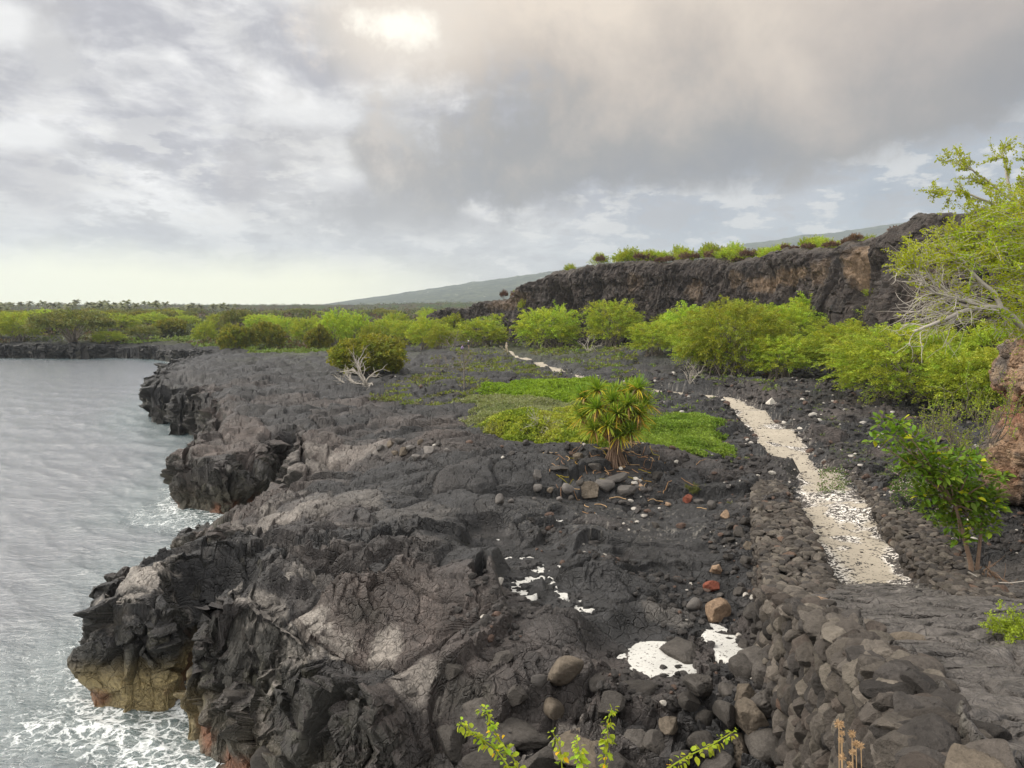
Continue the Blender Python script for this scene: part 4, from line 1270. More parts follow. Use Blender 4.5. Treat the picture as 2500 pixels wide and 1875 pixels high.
# cobbles strewn in front of the screw pine
for px, py, w_, lb, kd, mt in [(537, 486, 13, 'egg-shaped cobble at the near end of the cobble cluster', 'round_1', M_cobble), (550, 489, 10, 'small brown round cobble touching the egg-shaped cobble', 'round_2', M_boulder_brown),
                               (537, 474, 12, 'angular cobble behind the egg-shaped cobble', 'ang_1', M_cobble), (568, 487, 16, 'long brownish cobble in the middle of the cobble cluster', 'round_3', M_cobble),
                               (590, 489, 22, 'biggest squarish grey-green block of the cobble cluster', 'ang_2', M_boulder_brown), (580, 482, 12, 'dark cobble behind the biggest squarish block', 'round_1', M_boulder),
                               (605, 483, 20, 'smooth long grey cobble right of the biggest squarish block', 'round_2', M_cobble), (616, 476, 22, 'flat grey boulder at the back of the cobble cluster', 'slab_1', M_cobble),
                               (628, 487, 20, 'pale blocky stone at the inland end of the cobble cluster', 'ang_3', M_cobble), (641, 487, 10, 'small whitish stone by the pale blocky stone', 'ang_1', M_boulder_tan),
                               (499, 498, 15, 'rounded stone lying apart on the seaward side of the cobbles', 'round_3', M_cobble), (511, 500, 9, 'small round stone beside the rounded stone lying apart', 'round_1', M_cobble),
                               (560, 498, 9, 'small oval cobble in the front row of cobbles', 'round_2', M_cobble), (571, 497, 9, 'small dark cobble in the front row of cobbles', 'round_3', M_boulder),
                               (534, 498, 6, 'tiny pebble-like cobble below the egg-shaped cobble', 'round_1', M_cobble), (578, 457, 13, 'tall grey stone standing under the screw pine litter', 'ang_2', M_boulder_brown),
                               (559, 466, 16, 'low dark boulder under the screw pine litter', 'slab_1', M_boulder), (594, 466, 14, 'pointed dark boulder behind the flat grey boulder', 'ang_3', M_boulder),
                               (657, 474, 13, 'dark blocky boulder near the seaward wall end', 'ang_1', M_boulder), (687, 497, 13, 'reddish brown stone near the dry weed by the wall', 'ang_2', M_boulder_red),
                               (700, 500, 11, 'grey boulder between the dry weed and the wall', 'ang_3', M_cobble), (712, 504, 14, 'round stone leaning on the foot of the path wall', 'round_2', M_cobble),
                               (668, 503, 8, 'small flat stone beside the reddish brown stone', 'slab_1', M_boulder_tan), (725, 514, 12, 'stone cluster member with pale crust by the wall foot', 'ang_1', M_boulder_tan)]:
    boulder(px, py, w_, lb, kd, mt)
# reddish-grey heap of stones on the seaward flow
for i, (px, py, w_) in enumerate([(390, 443, 10), (400, 440, 12), (412, 446, 11), (420, 441, 9), (429, 448, 13), (438, 443, 9), (404, 450, 13), (416, 456, 10), (447, 449, 8), (395, 452, 8), (380, 447, 9), (425, 456, 8)]):
    boulder(px, py, w_, ['first', 'second', 'third', 'fourth', 'fifth', 'sixth', 'seventh', 'eighth', 'ninth', 'tenth', 'eleventh', 'twelfth'][sorted(range(12), key=lambda q: [390, 400, 412, 420, 429, 438, 404, 416, 447, 395, 380, 425][q]).index(i)] + ' stone from the left in the reddish heap before the green mound', 'round_%d' % (1 + i % 3) if i % 2 else 'ang_%d' % (1 + i % 3), M_cobble if i % 3 else M_boulder_brown, group='stones heaped on the lava')
# great stones crowning the ramp wall
for px, py, w_, y_, lb, kd, mt, dm in [
    (851, 619, 50, 18.0, 'tall humped boulder at the corner of the ramp wall', 'round_1', M_boulder_brown, (1, .9, .95)),
    (822, 607, 36, 19.5, 'ridged tan boulder just before the tall humped boulder', 'ang_2', M_boulder_tan, (1.2, .9, .6)),
    (905, 646, 48, 12.8, 'smooth rounded brown boulder topping the middle of the ramp wall', 'round_2', M_boulder_brown, (1, .9, .9)),
    (864, 638, 36, 14.5, 'craggy pitted crest stone with a hooked top', 'pit_1', M_boulder_tan, (.8, .8, 1.3)),
    (834, 636, 26, 16.2, 'pitted pale lava stone on the outer edge below the humped boulder', 'pit_2', M_boulder_tan, (.8, .8, 1.3)),
    (879, 654, 34, 12.2, 'broken jagged crest stone before the smooth rounded boulder', 'pit_3', M_boulder, (1, .8, 1.1)),
    (926, 668, 34, 10.6, 'dark wedge-shaped stone with a split grey face', 'ang_1', M_boulder, (1, .9, .95)),
    (905, 664, 28, 11.2, 'greyish upright crest stone beside the dark wedge', 'pit_1', M_boulder_brown, (.9, .8, 1.1)),
    (937, 722, 64, 8.6, 'huge pitted boulder bulging from the near end of the ramp wall', 'pit_2', M_boulder_brown, (1, .9, 1.15)),
    (972, 738, 62, 7.6, 'broad squarish boulder at the nearest end of the ramp wall', 'pit_3', M_boulder_brown, (1.1, .9, .95)),
    (964, 700, 34, 8.8, 'flat-topped brown stone behind the huge pitted boulder', 'round_3', M_boulder_brown, (1.2, .9, .6)),
    (949, 692, 26, 9.6, 'small knobby stone wedged behind the huge pitted boulder', 'ang_3', M_boulder, (1, .9, .8)),
    (969, 659, 20, 12.0, 'lone dark stone lying on the ramp slabs', 'ang_2', M_boulder, (1.1, .9, .7)),
    (1015, 845, 170, 4.7, 'wide brown lava ledge in the near corner', 'slab_2', M_boulder_brown, (1.0, .5, .55)),
    (790, 561, 26, 27.4, 'large smooth boulder on top of the path wall', 'round_1', M_boulder_brown, (1, .9, .9)),
    (795, 546, 18, 28.6, 'small round boulder behind the large smooth one on the path wall', 'round_2', M_cobble, (1.2, .9, .8)),
    (922, 583, 14, 24.5, 'pale rounded stone sitting on the inland wall', 'round_3', M_cobble, (1.1, .9, .9))]:
    boulder(px, py, w_, lb, kd, mt, dm, y=y_, sink=.3)
# rubble pile in the angle below the ramp wall
rub = [(702, 683, 32, 'pit_1'), (744, 667, 32, 'round_1'), (762, 655, 40, 'ang_1'), (727, 690, 22, 'round_2'), (785, 650, 36, 'ang_2'), (776, 672, 38, 'ang_3'), (745, 692, 24, 'ang_1'), (765, 700, 34, 'pit_3'), (726, 710, 26, 'ang_2'), (705, 716, 22, 'round_3'), (690, 700, 18, 'ang_3'), (748, 716, 34, 'ang_2'), (788, 698, 26, 'round_1'), (793, 725, 30, 'ang_1'), (765, 742, 40, 'round_3'), (735, 744, 34, 'pit_1'), (700, 742, 30, 'round_2'), (790, 757, 34, 'ang_3'), (670, 722, 20, 'ang_1'), (655, 742, 24, 'ang_2'), (680, 758, 26, 'round_1'), (716, 765, 30, 'ang_3'), (804, 690, 22, 'ang_2'), (806, 650, 20, 'ang_1'), (772, 628, 24, 'pit_2'), (757, 634, 18, 'ang_3'), (742, 645, 14, 'ang_2'), (790, 626, 22, 'ang_1'), (752, 608, 20, 'ang_2'), (768, 600, 16, 'pit_3'), (740, 590, 13, 'ang_1'), (752, 575, 12, 'ang_3'), (746, 560, 14, 'round_2'), (748, 545, 12, 'ang_1'), (738, 532, 14, 'ang_2'), (745, 520, 13, 'round_1'), (730, 540, 10, 'ang_3'), (728, 555, 9, 'ang_1'), (731, 525, 11, 'ang_2')]
adj = {'pit': 'pitted', 'round': 'rounded', 'ang': 'sharp-edged'}
def side_of(px, py):
    if py < 570: return 'on the slope below the path wall'
    if py < 640: return 'at the corner where the two walls meet'
    return 'in the rubble heap under the ramp wall'
groups = {}
for q in rub: groups.setdefault((adj[q[3].split('_')[0]], side_of(q[0], q[1])), []).append(q)
ORD = 'first second third fourth fifth sixth seventh eighth ninth tenth eleventh twelfth thirteenth fourteenth fifteenth sixteenth seventeenth eighteenth nineteenth twentieth'.split()
ORD += ['twenty-' + o for o in ORD[:9]] + ['thirtieth'] + ['thirty-' + o for o in ORD[:9]] + ['fortieth'] + ['forty-' + o for o in ORD[:9]] + ['fiftieth'] + ['fifty-' + o for o in ORD[:9]] + ['sixtieth'] + ['sixty-' + o for o in ORD[:9]] + ['seventieth'] + ['seventy-' + o for o in ORD[:9]] + ['eightieth'] + ['eighty-' + o for o in ORD[:9]] + ['ninetieth'] + ['ninety-' + o for o in ORD[:9]]
for (ad, where), lst in groups.items():
    lst.sort(key=lambda q: q[0])
    for i, q in enumerate(lst):
        lb = '%s dark boulder %s, %s from the left' % (ad, where, ORD[i]) if len(lst) > 1 else '%s dark boulder %s' % (ad, where)
        boulder(q[0], q[1], q[2], lb, q[3], M_boulder if (q[0] + q[1]) % 3 else M_boulder_brown, (1.05, .95, .85), group='boulders fallen along the walls', sink=.22)
# broken blocks on the wave-cut shore in front
SB = [(508, 716, 62, 'slab_1', 'broad grey cracked lava dome near the bottom of the view'), (553, 702, 32, 'round_2', 'smaller purplish cracked dome touching the broad grey one'), (585, 735, 56, 'slab_2', 'cracked purplish dome between the two vine sprigs'), (478, 700, 34, 'ang_1', None), (455, 735, 40, 'ang_2', None), (395, 745, 36, 'ang_1', None), (335, 738, 40, 'ang_3', None), (272, 752, 50, 'round_1', 'massive smooth black boulder at the water\'s edge'), (248, 716, 30, 'ang_2', None), (236, 690, 26, 'ang_3', 'dark cube-like block on the brink above the cove'), (405, 690, 26, 'ang_3', None), (520, 690, 22, 'ang_2', None), (490, 750, 40, 'slab_1', None), (610, 700, 28, 'ang_3', None), (635, 730, 40, 'ang_1', None), (540, 755, 36, 'ang_2', None), (620, 758, 40, 'ang_1', None), (455, 665, 20, 'ang_2', None), (500, 655, 24, 'ang_1', None), (640, 680, 34, 'slab_2', None), (600, 672, 30, 'slab_1', None)]
unn = sorted([q for q in SB if q[4] is None], key=lambda q: q[0])
for q in SB:
    lb = q[4] or 'broken lava block on the steep shore, %s such block from the left' % ORD[unn.index(q)]
    boulder(q[0], q[1], q[2], lb, q[3], M_boulder_brown if q[4] and 'purpl' in q[4] else M_boulder, (1.05, .95, .8), group=None if q[4] else 'broken blocks on the near shore', sink=.42, cat='rock')
# rocks of the far headland
for px, py, w_, y_, lb in [(176, 386, 20, 97, 'dark block standing highest on the headland tip'), (168, 392, 16, 96, 'dark block just seaward of the highest headland block'), (190, 388, 18, 97, 'low dark block landward of the highest headland block'), (192, 360, 22, 160, 'black rock stack at the mouth of the far inlet'), (200, 376, 16, 130, 'flat black rock behind the headland tip')]:
    boulder(px, py, w_, lb, 'ang_%d' % (1 + px % 3), M_boulder, y=y_, sink=.3, cat='rock')

# loose clinker between the bigger stones: nobody could count it
bag = Bag(); V1, F1 = rock(301, 1, 9, .05, .05); V2, F2 = rock(302, 1, 9, .05, .05); V3, F3 = rock(303, 1, 12, .05, .05)
pro = [(V1, F1), (V2, F2), (V3, F3)]
rc = np.random.RandomState(21); N = 16000
yy = 19 + 75 * rc.rand(N) ** 1.5; xx = (rc.rand(N) * 0.95 - 0.22) * yy
tt_ = rc.rand(N)
dpp, _ = seg_dist(xx.astype(f32), yy.astype(f32), PATH)
nn = fb2(xx.astype(f32), yy.astype(f32), 0.35, 3, .6, 61)
srr = poly_sdf(xx.astype(f32), yy.astype(f32), RAMP)
keep = (dpp > 1.5) & (srr < -.2) & (nn + (xx / yy - 0.12) * .9 + np.exp(-((dpp - 2.4) / 1.4) ** 2) * .25 > 0.02)
for cx_, cy_, rx_, ry_, _l in SAND_W: keep &= (np.hypot((xx - cx_) / rx_, (yy - cy_) / ry_) > 1.2) | (rc.rand(N) < .45)
xx, yy = xx[keep], yy[keep]; zz = gzv(xx, yy)
for i in range(len(xx)):
    s_ = (0.05 + 0.14 * rc.rand() ** 2.5) * (0.7 + yy[i] / 50)
    V, F = pro[i % 3]
    a_ = rc.rand() * 6.28; ca, sa_ = math.cos(a_), math.sin(a_)
    V = V @ np.array([[ca, sa_, 0], [-sa_, ca, 0], [0, 0, 1]], f32) * np.array([s_, s_ * .9, s_ * .65], f32) + np.array([xx[i], yy[i], zz[i] + s_ * .25], f32)
    k_ = rc.rand()
    bag.add(V, F, np.array((0.05, .046, .044)) * (0.6 + rc.rand()) if k_ < .86 else (np.array((.11, .075, .06)) if k_ < .95 else np.array((.45, .42, .38))))
tag(add_obj('rubble', bag.mesh('rubble', [M_stone], smooth=False)), kind='stuff')

# coral gravel over the path and spilling past its edges
bag = Bag(); V4, F4 = rock(311, 1, 8, .03, .04)
rc = np.random.RandomState(41); N = 3000
s_ = _al[-1] * (1 - rc.rand(N) ** 2.2 * .62)
gx_ = np.interp(s_, _al, [p[0] for p in PATH]); gy_ = np.interp(s_, _al, [p[1] for p in PATH]); gw_ = np.interp(s_, _al, PATH_W)
off = rc.randn(N) * .35 + rc.choice([-1, 1], N) * .98
gx_ = gx_ + off * gw_; gy_ = gy_ + rc.randn(N) * .3 - .5 * (s_ > _al[-1] - 2) * rc.rand(N)
keep = (np.abs(off) < 1.5) & (gy_ > 24.6); gx_, gy_ = gx_[keep].astype(f32), gy_[keep].astype(f32)
gzz_ = np.maximum(gzv(gx_, gy_), macro(gx_, gy_)[0] + .03)
for i in range(len(gx_)):
    q = (0.022 + 0.05 * rc.rand() ** 3) * (0.7 + gy_[i] / 90)
    a_ = rc.rand() * 6.28; ca, sa_ = math.cos(a_), math.sin(a_); k_ = rc.rand()
    V = V4 @ np.array([[ca, sa_, 0], [-sa_, ca, 0], [0, 0, 1]], f32) * np.array([q * 1.3, q, q * .55], f32) + np.array([gx_[i], gy_[i], gzz_[i] + q * .2], f32)
    bag.add(V, F4, np.array((.42, .38, .33)) * rc.uniform(.7, 1.3) if k_ < .45 else np.array((.06, .055, .052)) * rc.uniform(.6, 1.6))
tag(add_obj('gravel', bag.mesh('gravel', [M_stone], smooth=False)), kind='stuff')

# ================================================================== foliage
def leaf_material(name, colr, back=None, var=0.5, transl=0.35):
    m, t, b = new_mat(name)
    a = t.new('ShaderNodeAttribute', attribute_name='col').outputs['Color']
    oi = t.new('ShaderNodeObjectInfo')
    c = t.mix(1.0, a, colr, 'MULTIPLY')
    hv = t.new('ShaderNodeHueSaturation')
    t.put(hv.inputs['Hue'], t.math('MULTIPLY_ADD', oi.outputs['Random'], 0.022, 0.487))
    t.put(hv.inputs['Value'], t.math('MULTIPLY_ADD', oi.outputs['Random'], var, 1.0 - var * 0.5))
    t.put(hv.inputs['Color'], c)
    c = hv.outputs[0]
    t.l.new(c, b.inputs['Base Color'])
    b.inputs['Roughness'].default_value = 0.55
    b.inputs['Specular IOR Level'].default_value = 0.25
    tr = t.new('ShaderNodeBsdfTranslucent')
    t.l.new(t.mix(1.0, c, (1.25, 1.15, 0.6), 'MULTIPLY'), tr.inputs[0])
    mx = t.new('ShaderNodeMixShader'); mx.inputs[0].default_value = transl
    t.l.new(b.outputs[0], mx.inputs[1]); t.l.new(tr.outputs[0], mx.inputs[2])
    t.l.new(mx.outputs[0], t.n['Material Output'].inputs[0])
    return m


def plain(name, colr, rough=0.8, spec=0.2, nz=0.5, sc=6.0):
    m, t, b = new_mat(name)
    P = t.new('ShaderNodeTexCoord').outputs['Object']
    n = t.noise(P, sc, 4, 0.6)
    t.l.new(t.mix(n, tuple(v * (1 - nz) for v in colr), tuple(min(v * (1 + nz), .95) for v in colr)), b.inputs['Base Color'])
    b.inputs['Roughness'].default_value = rough; b.inputs['Specular IOR Level'].default_value = spec
    return m


M_kiawe = leaf_material('feathery_leaf', (0.275, 0.37, 0.035))
M_dense = leaf_material('dense_leaf', (0.17, 0.19, 0.024), var=0.3)
M_bright = leaf_material('bright_leaf', (0.34, 0.385, 0.02), var=0.2, transl=0.45)
M_olive = leaf_material('olive_leaf', (0.15, 0.18, 0.05), var=0.5)
M_brownleaf = leaf_material('rusty_leaf', (0.13, 0.085, 0.055), var=0.4, transl=0.15)
M_palmleaf = leaf_material('palm_leaf', (0.14, 0.15, 0.06), var=0.5, transl=0.2)
M_noni = leaf_material('glossy_leaf', (0.10, 0.215, 0.018), var=0.1, transl=0.35)
M_vine = leaf_material('vine_leaf', (0.34, 0.42, 0.03), var=0.15, transl=0.45)
M_strap = leaf_material('strap_leaf', (1, 1, 1), var=0.1, transl=0.3)
M_cover = leaf_material('cover_leaf', (1, 1, 1), var=0.0, transl=0.3)
M_bark = plain('grey_bark', (0.17, 0.145, 0.12), sc=8)
M_dead = plain('bleached_wood', (0.40, 0.365, 0.32), nz=0.25, sc=8)
M_root = plain('prop_root', (0.20, 0.135, 0.095), nz=0.5, sc=14)
rg_ = np.random.RandomState(33)


def leaves(bag, P, D_, size, asp=0.42, cols=(1, 1, 1), spread=0.9, r=None, flat=False):
    """one small quad per point, pointing roughly along D_"""
    r = r or rg_
    n = len(P)
    P = np.asarray(P, f32); D_ = np.asarray(D_, f32)
    d = D_ + r.randn(n, 3) * spread
    d /= np.linalg.norm(d, axis=1)[:, None] + 1e-6
    q = r.randn(n, 3)
    if flat: q = np.cross(d, np.array([0, 0, 1.0])) + q * 0.35
    s = np.cross(d, q) if not flat else q - (q * d).sum(1)[:, None] * d
    s /= np.linalg.norm(s, axis=1)[:, None] + 1e-6
    L = (np.asarray(size) * (0.6 + 0.8 * r.rand(n)))[:, None]
    Wd = L * asp
    V = np.stack([P, P + d * L * .5 + s * Wd * .5, P + d * L, P + d * L * .5 - s * Wd * .5], 1).reshape(-1, 3)
    F = np.arange(4 * n).reshape(n, 4)
    c = np.broadcast_to(np.asarray(cols, f32), (n, 3)) * (0.72 + 0.56 * r.rand(n, 1))
    bag.add(V, F, np.repeat(c, 4, 0))


def crown_sprays(bag, seed, rx, rz, zc, nspray, nleaf, leaf, droop=0.5, up=0.5, inner=0.45, clump=0.13, length=1.3, asp=.4, flatbot=-0.55):
    """feathery crown made of drooping sprays that start inside an uneven ellipsoid"""
    r = np.random.RandomState(seed)
    n = nspray
    d = r.randn(n * 3, 3); d /= np.linalg.norm(d, axis=1)[:, None]
    d = d[d[:, 2] > flatbot][:n]; n = len(d)
    lob = 1 + 0.9 * fb3(d[:, 0] + seed, d[:, 1], d[:, 2], 1.6, 2, .5, seed % 9)
    rad = (inner + (1 - inner) * r.rand(n) ** 0.6) * lob
    st = d * rad[:, None] * [rx, rx, rz] + [0, 0, zc]
    ln = length * (0.6 + 0.8 * r.rand(n))
    a = d * [1, 1, 0.6] + [0, 0, up] + r.randn(n, 3) * 0.4
    a /= np.linalg.norm(a, axis=1)[:, None]
    t_ = (np.arange(nleaf) + r.rand(n, nleaf)) / nleaf
    P = st[:, None] + a[:, None] * (ln[:, None] * t_)[..., None]
    P[..., 2] -= droop * ln[:, None] * t_ ** 2
    P += r.randn(n, nleaf, 3) * clump * (1.1 - t_[..., None] * .6)
    D_ = np.broadcast_to(a[:, None], P.shape).copy(); D_[..., 2] -= droop * 2 * t_
    tint = np.array([1, 1, 1]) * (0.75 + 0.5 * r.rand(n, 1)) * np.stack([0.9 + .35 * r.rand(n), np.ones(n), 0.8 + .5 * r.rand(n)], 1)
    tint = np.repeat(tint[:, None], nleaf, 1)
    leaves(bag, P.reshape(-1, 3), D_.reshape(-1, 3), leaf, asp, tint.reshape(-1, 3), 0.55, r)
    return st


def stems(bag, seed, ends, nst, base_r, thick, lean=0.5, col=(1, 1, 1)):
    r = np.random.RandomState(seed)
    for i in range(nst):
        e = ends[r.randint(len(ends))] * [.8, .8, .95]
        b0 = np.array([r.uniform(-base_r, base_r), r.uniform(-base_r, base_r), -0.3])
        n = 7; t_ = np.linspace(0, 1, n)[:, None]
        p = b0 * (1 - t_) + e * t_ + np.sin(t_ * 3.1) * r.randn(3) * [.4, .4, .15] * lean
        p[:, 2] = b0[2] + (e[2] - b0[2]) * t_[:, 0] ** 0.8
        tube(bag, p, thick * (1 - 0.8 * t_[:, 0]) * r.uniform(.6, 1.2), 5, col)


def tree_proto(kind, seed):
    """unit tree: 1 high, crown about 1 wide; returns crown mesh, trunk mesh, trunk material"""
    c, tr = Bag(), Bag()
    if kind == 'kiawe':
        st = crown_sprays(c, seed, 3.4, 2.9, 3.6, 430, 50, 0.235, 0.35, 0.75, length=1.6, clump=.15, flatbot=-.75)
        stems(tr, seed, st, 26, 1.6, 0.10); M = (M_kiawe, M_bark); s = (8.6, 7.3)
    elif kind == 'kiawe_big':
        st = crown_sprays(c, seed, 5.6, 4.3, 5.0, 1150, 62, 0.215, 0.45, 0.75, length=1.9, clump=.15, flatbot=-.8)
        stems(tr, seed, st, 46, 3.2, 0.14); M = (M_kiawe, M_bark); s = (13.6, 10.6)
    elif kind == 'flat':
        st = crown_sprays(c, seed, 5.6, 1.6, 4.2, 420, 40, 0.34, 0.25, 0.35, length=1.5, clump=.22, flatbot=-.45)
        stems(tr, seed, st, 16, 0.5, 0.20); M = (M_olive, M_bark); s = (13.6, 6.6)
    elif kind == 'dense':
        st = crown_sprays(c, seed, 4.1, 2.7, 2.6, 620, 36, 0.34, 0.2, 0.7, length=.9, clump=.22, asp=.55, flatbot=-.6, inner=.6)
        stems(tr, seed, st, 18, 1.0, 0.12); M = (M_dense, M_bark); s = (9.8, 6.0)
    elif kind == 'shrub':
        st = crown_sprays(c, seed, 1.5, 0.9, 1.3, 110, 26, 0.22, 0.1, 0.7, length=.8, clump=.14, flatbot=-.3)
        stems(tr, seed, st, 9, 0.4, 0.05); M = (M_kiawe, M_bark); s = (4.0, 2.7)
    elif kind == 'rust':
        st = crown_sprays(c, seed, 1.6, 0.5, 1.7, 90, 22, 0.24, 0.0, 0.4, length=.6, clump=.16, asp=.6, flatbot=-.2)
        stems(tr, seed, st, 12, 0.8, 0.06); M = (M_brownleaf, M_bark); s = (4.0, 2.4)
    cm = c.mesh(kind + '_crown', [M[0]]); tm = tr.mesh(kind + '_trunk', [M[1]])
    return cm, tm, s


PROTO = {}
for kind, n in [('kiawe', 4), ('kiawe_big', 3), ('flat', 2), ('dense', 2), ('shrub', 3), ('rust', 2)]:
    PROTO[kind] = [tree_proto(kind, 50 + 13 * i + len(kind)) for i in range(n)]
first = {}
TREES = []
rt = np.random.RandomState(77)


def plant(kind, px, y_, wpx, top, name, hue=None, base=None, dx=0.0, zoff=0.0):
    """a tree standing y_ metres away: crown wpx wide in the picture, top at picture row top"""
    k = rt.randint(len(PROTO[kind]))
    cm, tm, (sw_, sh_) = PROTO[kind][k]
    p = WY(px, top, y_)
    gzz = base if base is not None else gz(p.x, y_)
    hgt = max(p.z - gzz, 0.8); wid = wpx / F_PX * y_
    key = (kind, k)
    if key not in first:
        e = add_obj(name, None); cr_ = add_obj('crown', cm, e); tk = add_obj('trunk', tm, e)
        first[key] = (e, cr_, tk)
    else:
        e0, c0, t0 = first[key]
        e = e0.copy(); e.name = name; COL.objects.link(e)
        for o in (c0, t0):
            q = o.copy(); COL.objects.link(q); q.parent = e
    e.location = (p.x, y_, gzz + zoff)
    e.rotation_euler = (0, 0, rt.uniform(0, 6.28))
    e.scale = (wid / sw_, wid / sw_, hgt / sh_)
    e.empty_display_size = 0.3
    for kx in ('label', 'category', 'group'):
        if kx in e: del e[kx]
    TREES.append((px, e))
    return e


def row(name, cat, group, phrase, items):
    """items: (px, y, w, top, kind, label or None); unlabelled ones get their place in the row"""
    it = sorted(items, key=lambda q: q[0]); un = [q for q in it if q[5] is None]
    for q in it:
        e = plant(q[4], q[0], q[1], q[2], q[3], name)
        tag(e, q[5] or phrase % ORD[un.index(q)], cat, group)


# the green belt below the cliff
row('thicket_tree', 'tree', 'feathery trees below the cliff', 'feathery green tree below the cliff, %s from the left in that belt', [
    (549, 150, 70, 306, 'kiawe', 'wide feathery tree with a bare forked pale trunk beyond the far end of the path'),
    (612, 142, 56, 300, 'kiawe', None), (655, 112, 54, 322, 'kiawe', 'low bushy tree at the seaward end of the dense green thicket'),
    (690, 118, 66, 305, 'kiawe', None), (735, 92, 112, 298, 'kiawe_big', 'big vivid green bushy tree reaching down to the pale path bend'),
    (700, 96, 60, 330, 'kiawe', None), (790, 104, 92, 300, 'kiawe_big', None), (832, 108, 80, 286, 'kiawe', 'tall dull green tree whose top stands highest against the cliff'),
    (782, 86, 70, 335, 'kiawe', None), (850, 84, 96, 318, 'kiawe_big', None), (905, 92, 90, 300, 'kiawe', None), (905, 68, 150, 322, 'kiawe_big', 'large yellow-green tree with drooping sprays nearest the leafy shrub'),
    (955, 74, 110, 305, 'kiawe_big', None), (975, 60, 100, 345, 'kiawe', None), (1010, 66, 90, 318, 'kiawe', None), (1050, 56, 120, 330, 'kiawe', None),
    (640, 150, 50, 306, 'kiawe', None), (580, 165, 40, 316, 'kiawe', None), (760, 128, 60, 305, 'kiawe', None), (870, 118, 60, 296, 'kiawe', None), (1000, 85, 90, 290, 'kiawe', None), (672, 140, 44, 312, 'kiawe', None), (720, 135, 44, 308, 'kiawe', None)])
row('thicket_tree', 'tree', 'bushy trees across the middle distance', 'bushy green tree in the middle distance, %s from the left in that row', [
    (480, 160, 60, 319, 'kiawe', None), (505, 175, 44, 313, 'kiawe', None), (428, 158, 44, 318, 'kiawe', None), (455, 190, 40, 314, 'kiawe', None), (410, 176, 40, 320, 'kiawe', None), (385, 190, 38, 318, 'kiawe', None),
    (355, 180, 40, 313, 'kiawe', None), (333, 172, 40, 311, 'kiawe', None), (308, 196, 34, 316, 'kiawe', None), (318, 165, 26, 326, 'dense', None), (372, 168, 30, 324, 'kiawe', None), (440, 148, 30, 326, 'kiawe', None),
    (285, 215, 30, 316, 'kiawe', None), (262, 235, 36, 314, 'kiawe', None), (235, 240, 34, 310, 'flat', None), (218, 262, 26, 314, 'kiawe', None), (204, 205, 26, 322, 'kiawe', None), (395, 240, 30, 312, 'kiawe', None), (465, 240, 30, 309, 'kiawe', None), (430, 260, 28, 309, 'kiawe', None), (525, 200, 26, 312, 'kiawe', None)])
row('round_tree', 'tree', None, '%s', [
    (235, 178, 34, 325, 'dense', 'rounded dark green tree, the seaward one of a pair behind the black shore'),
    (267, 180, 34, 323, 'dense', 'rounded yellow-green tree, the landward one of a pair behind the black shore'),
    (370, 98, 76, 336, 'dense', 'large round olive-yellow bush with white dead branches at its foot')])
row('acacia_tree', 'tree', 'spreading trees on the far shore', 'spreading tree on the far shore across the water, %s from the left', [
    (72, 205, 84, 311, 'flat', 'widest flat-topped tree on the far shore across the water'), (18, 214, 46, 312, 'kiawe', None), (-8, 222, 40, 311, 'kiawe', None), (108, 206, 30, 331, 'kiawe', None), (143, 214, 34, 326, 'flat', 'small umbrella-shaped tree standing alone behind the far shore'),
    (170, 246, 32, 319, 'dense', 'low dark spreading tree behind the small umbrella-shaped tree'), (48, 240, 44, 310, 'kiawe', None), (120, 255, 40, 314, 'kiawe', None), (150, 290, 40, 313, 'kiawe', None), (90, 290, 44, 311, 'kiawe', None), (20, 285, 40, 311, 'kiawe', None), (185, 300, 30, 315, 'kiawe', None)])
its = []
for i in range(60):
    yy_ = rt.uniform(320, 560); its.append((rt.uniform(-10, 250 if yy_ < 430 else 470), yy_, rt.uniform(18, 34), rt.uniform(309.5, 313) if yy_ < 430 else rt.uniform(308.3, 311), ['kiawe', 'flat', 'dense', 'flat'][rt.randint(4)], None))
row('far_tree', 'tree', 'trees before the palm grove', 'small tree on the far plain around the palm grove, %s from the left', its)
# cliff-top growth
its = []
for i in range(34):
    its.append((float(np.interp(i / 33, [0, 1], [604, 828])) + rt.uniform(-5, 5), None, rt.uniform(16, 26), rt.uniform(8, 14), 'shrub'))
its += [(562, None, 13, 8, 'shrub'), (589, None, 18, 12, 'shrub'), (842, None, 16, 10, 'shrub'), (900, None, 14, 9, 'shrub'), (504, None, 10, 6, 'shrub')]
its.sort(key=lambda q: q[0])
for i, q in enumerate(its):
    ct = cliff_top(q[0], rt.uniform(2, 7)); ct0 = cliff_top(q[0], 1.0)
    e = plant('shrub', q[0], ct.y, q[2], 0, 'cliff_shrub', base=ct.z)
    hgt = (q[3] * rt.uniform(.7, 1.25) + 6) / F_PX * ct.y; e.location = (ct.x, ct.y, ct.z - .3 * hgt)
    e.scale[2] = hgt / 2.7
    tag(e, 'green shrub on the cliff top, %s from the left' % ORD[i], 'shrub', 'green shrubs along the cliff top')
its = sorted([float(v) for v in np.linspace(632, 826, 17) + rt.uniform(-7, 7, 17)] + [float(v) for v in np.linspace(830, 903, 13) + rt.uniform(-3, 3, 13)] + [500., 512., 596.])
for i, px in enumerate(its):
    ct = cliff_top(px, rt.uniform(0.3, 3.0))
    e = plant('rust', px, ct.y, rt.uniform(9, 17), 0, 'rusty_shrub', base=ct.z)
    e.location = (ct.x, ct.y, ct.z - .7); e.scale[2] = rt.uniform(7, 12) / F_PX * ct.y / 2.4
    tag(e, 'rusty brown shrub on the cliff brim, %s from the left' % ORD[i], 'shrub', 'rusty shrubs along the cliff brim')
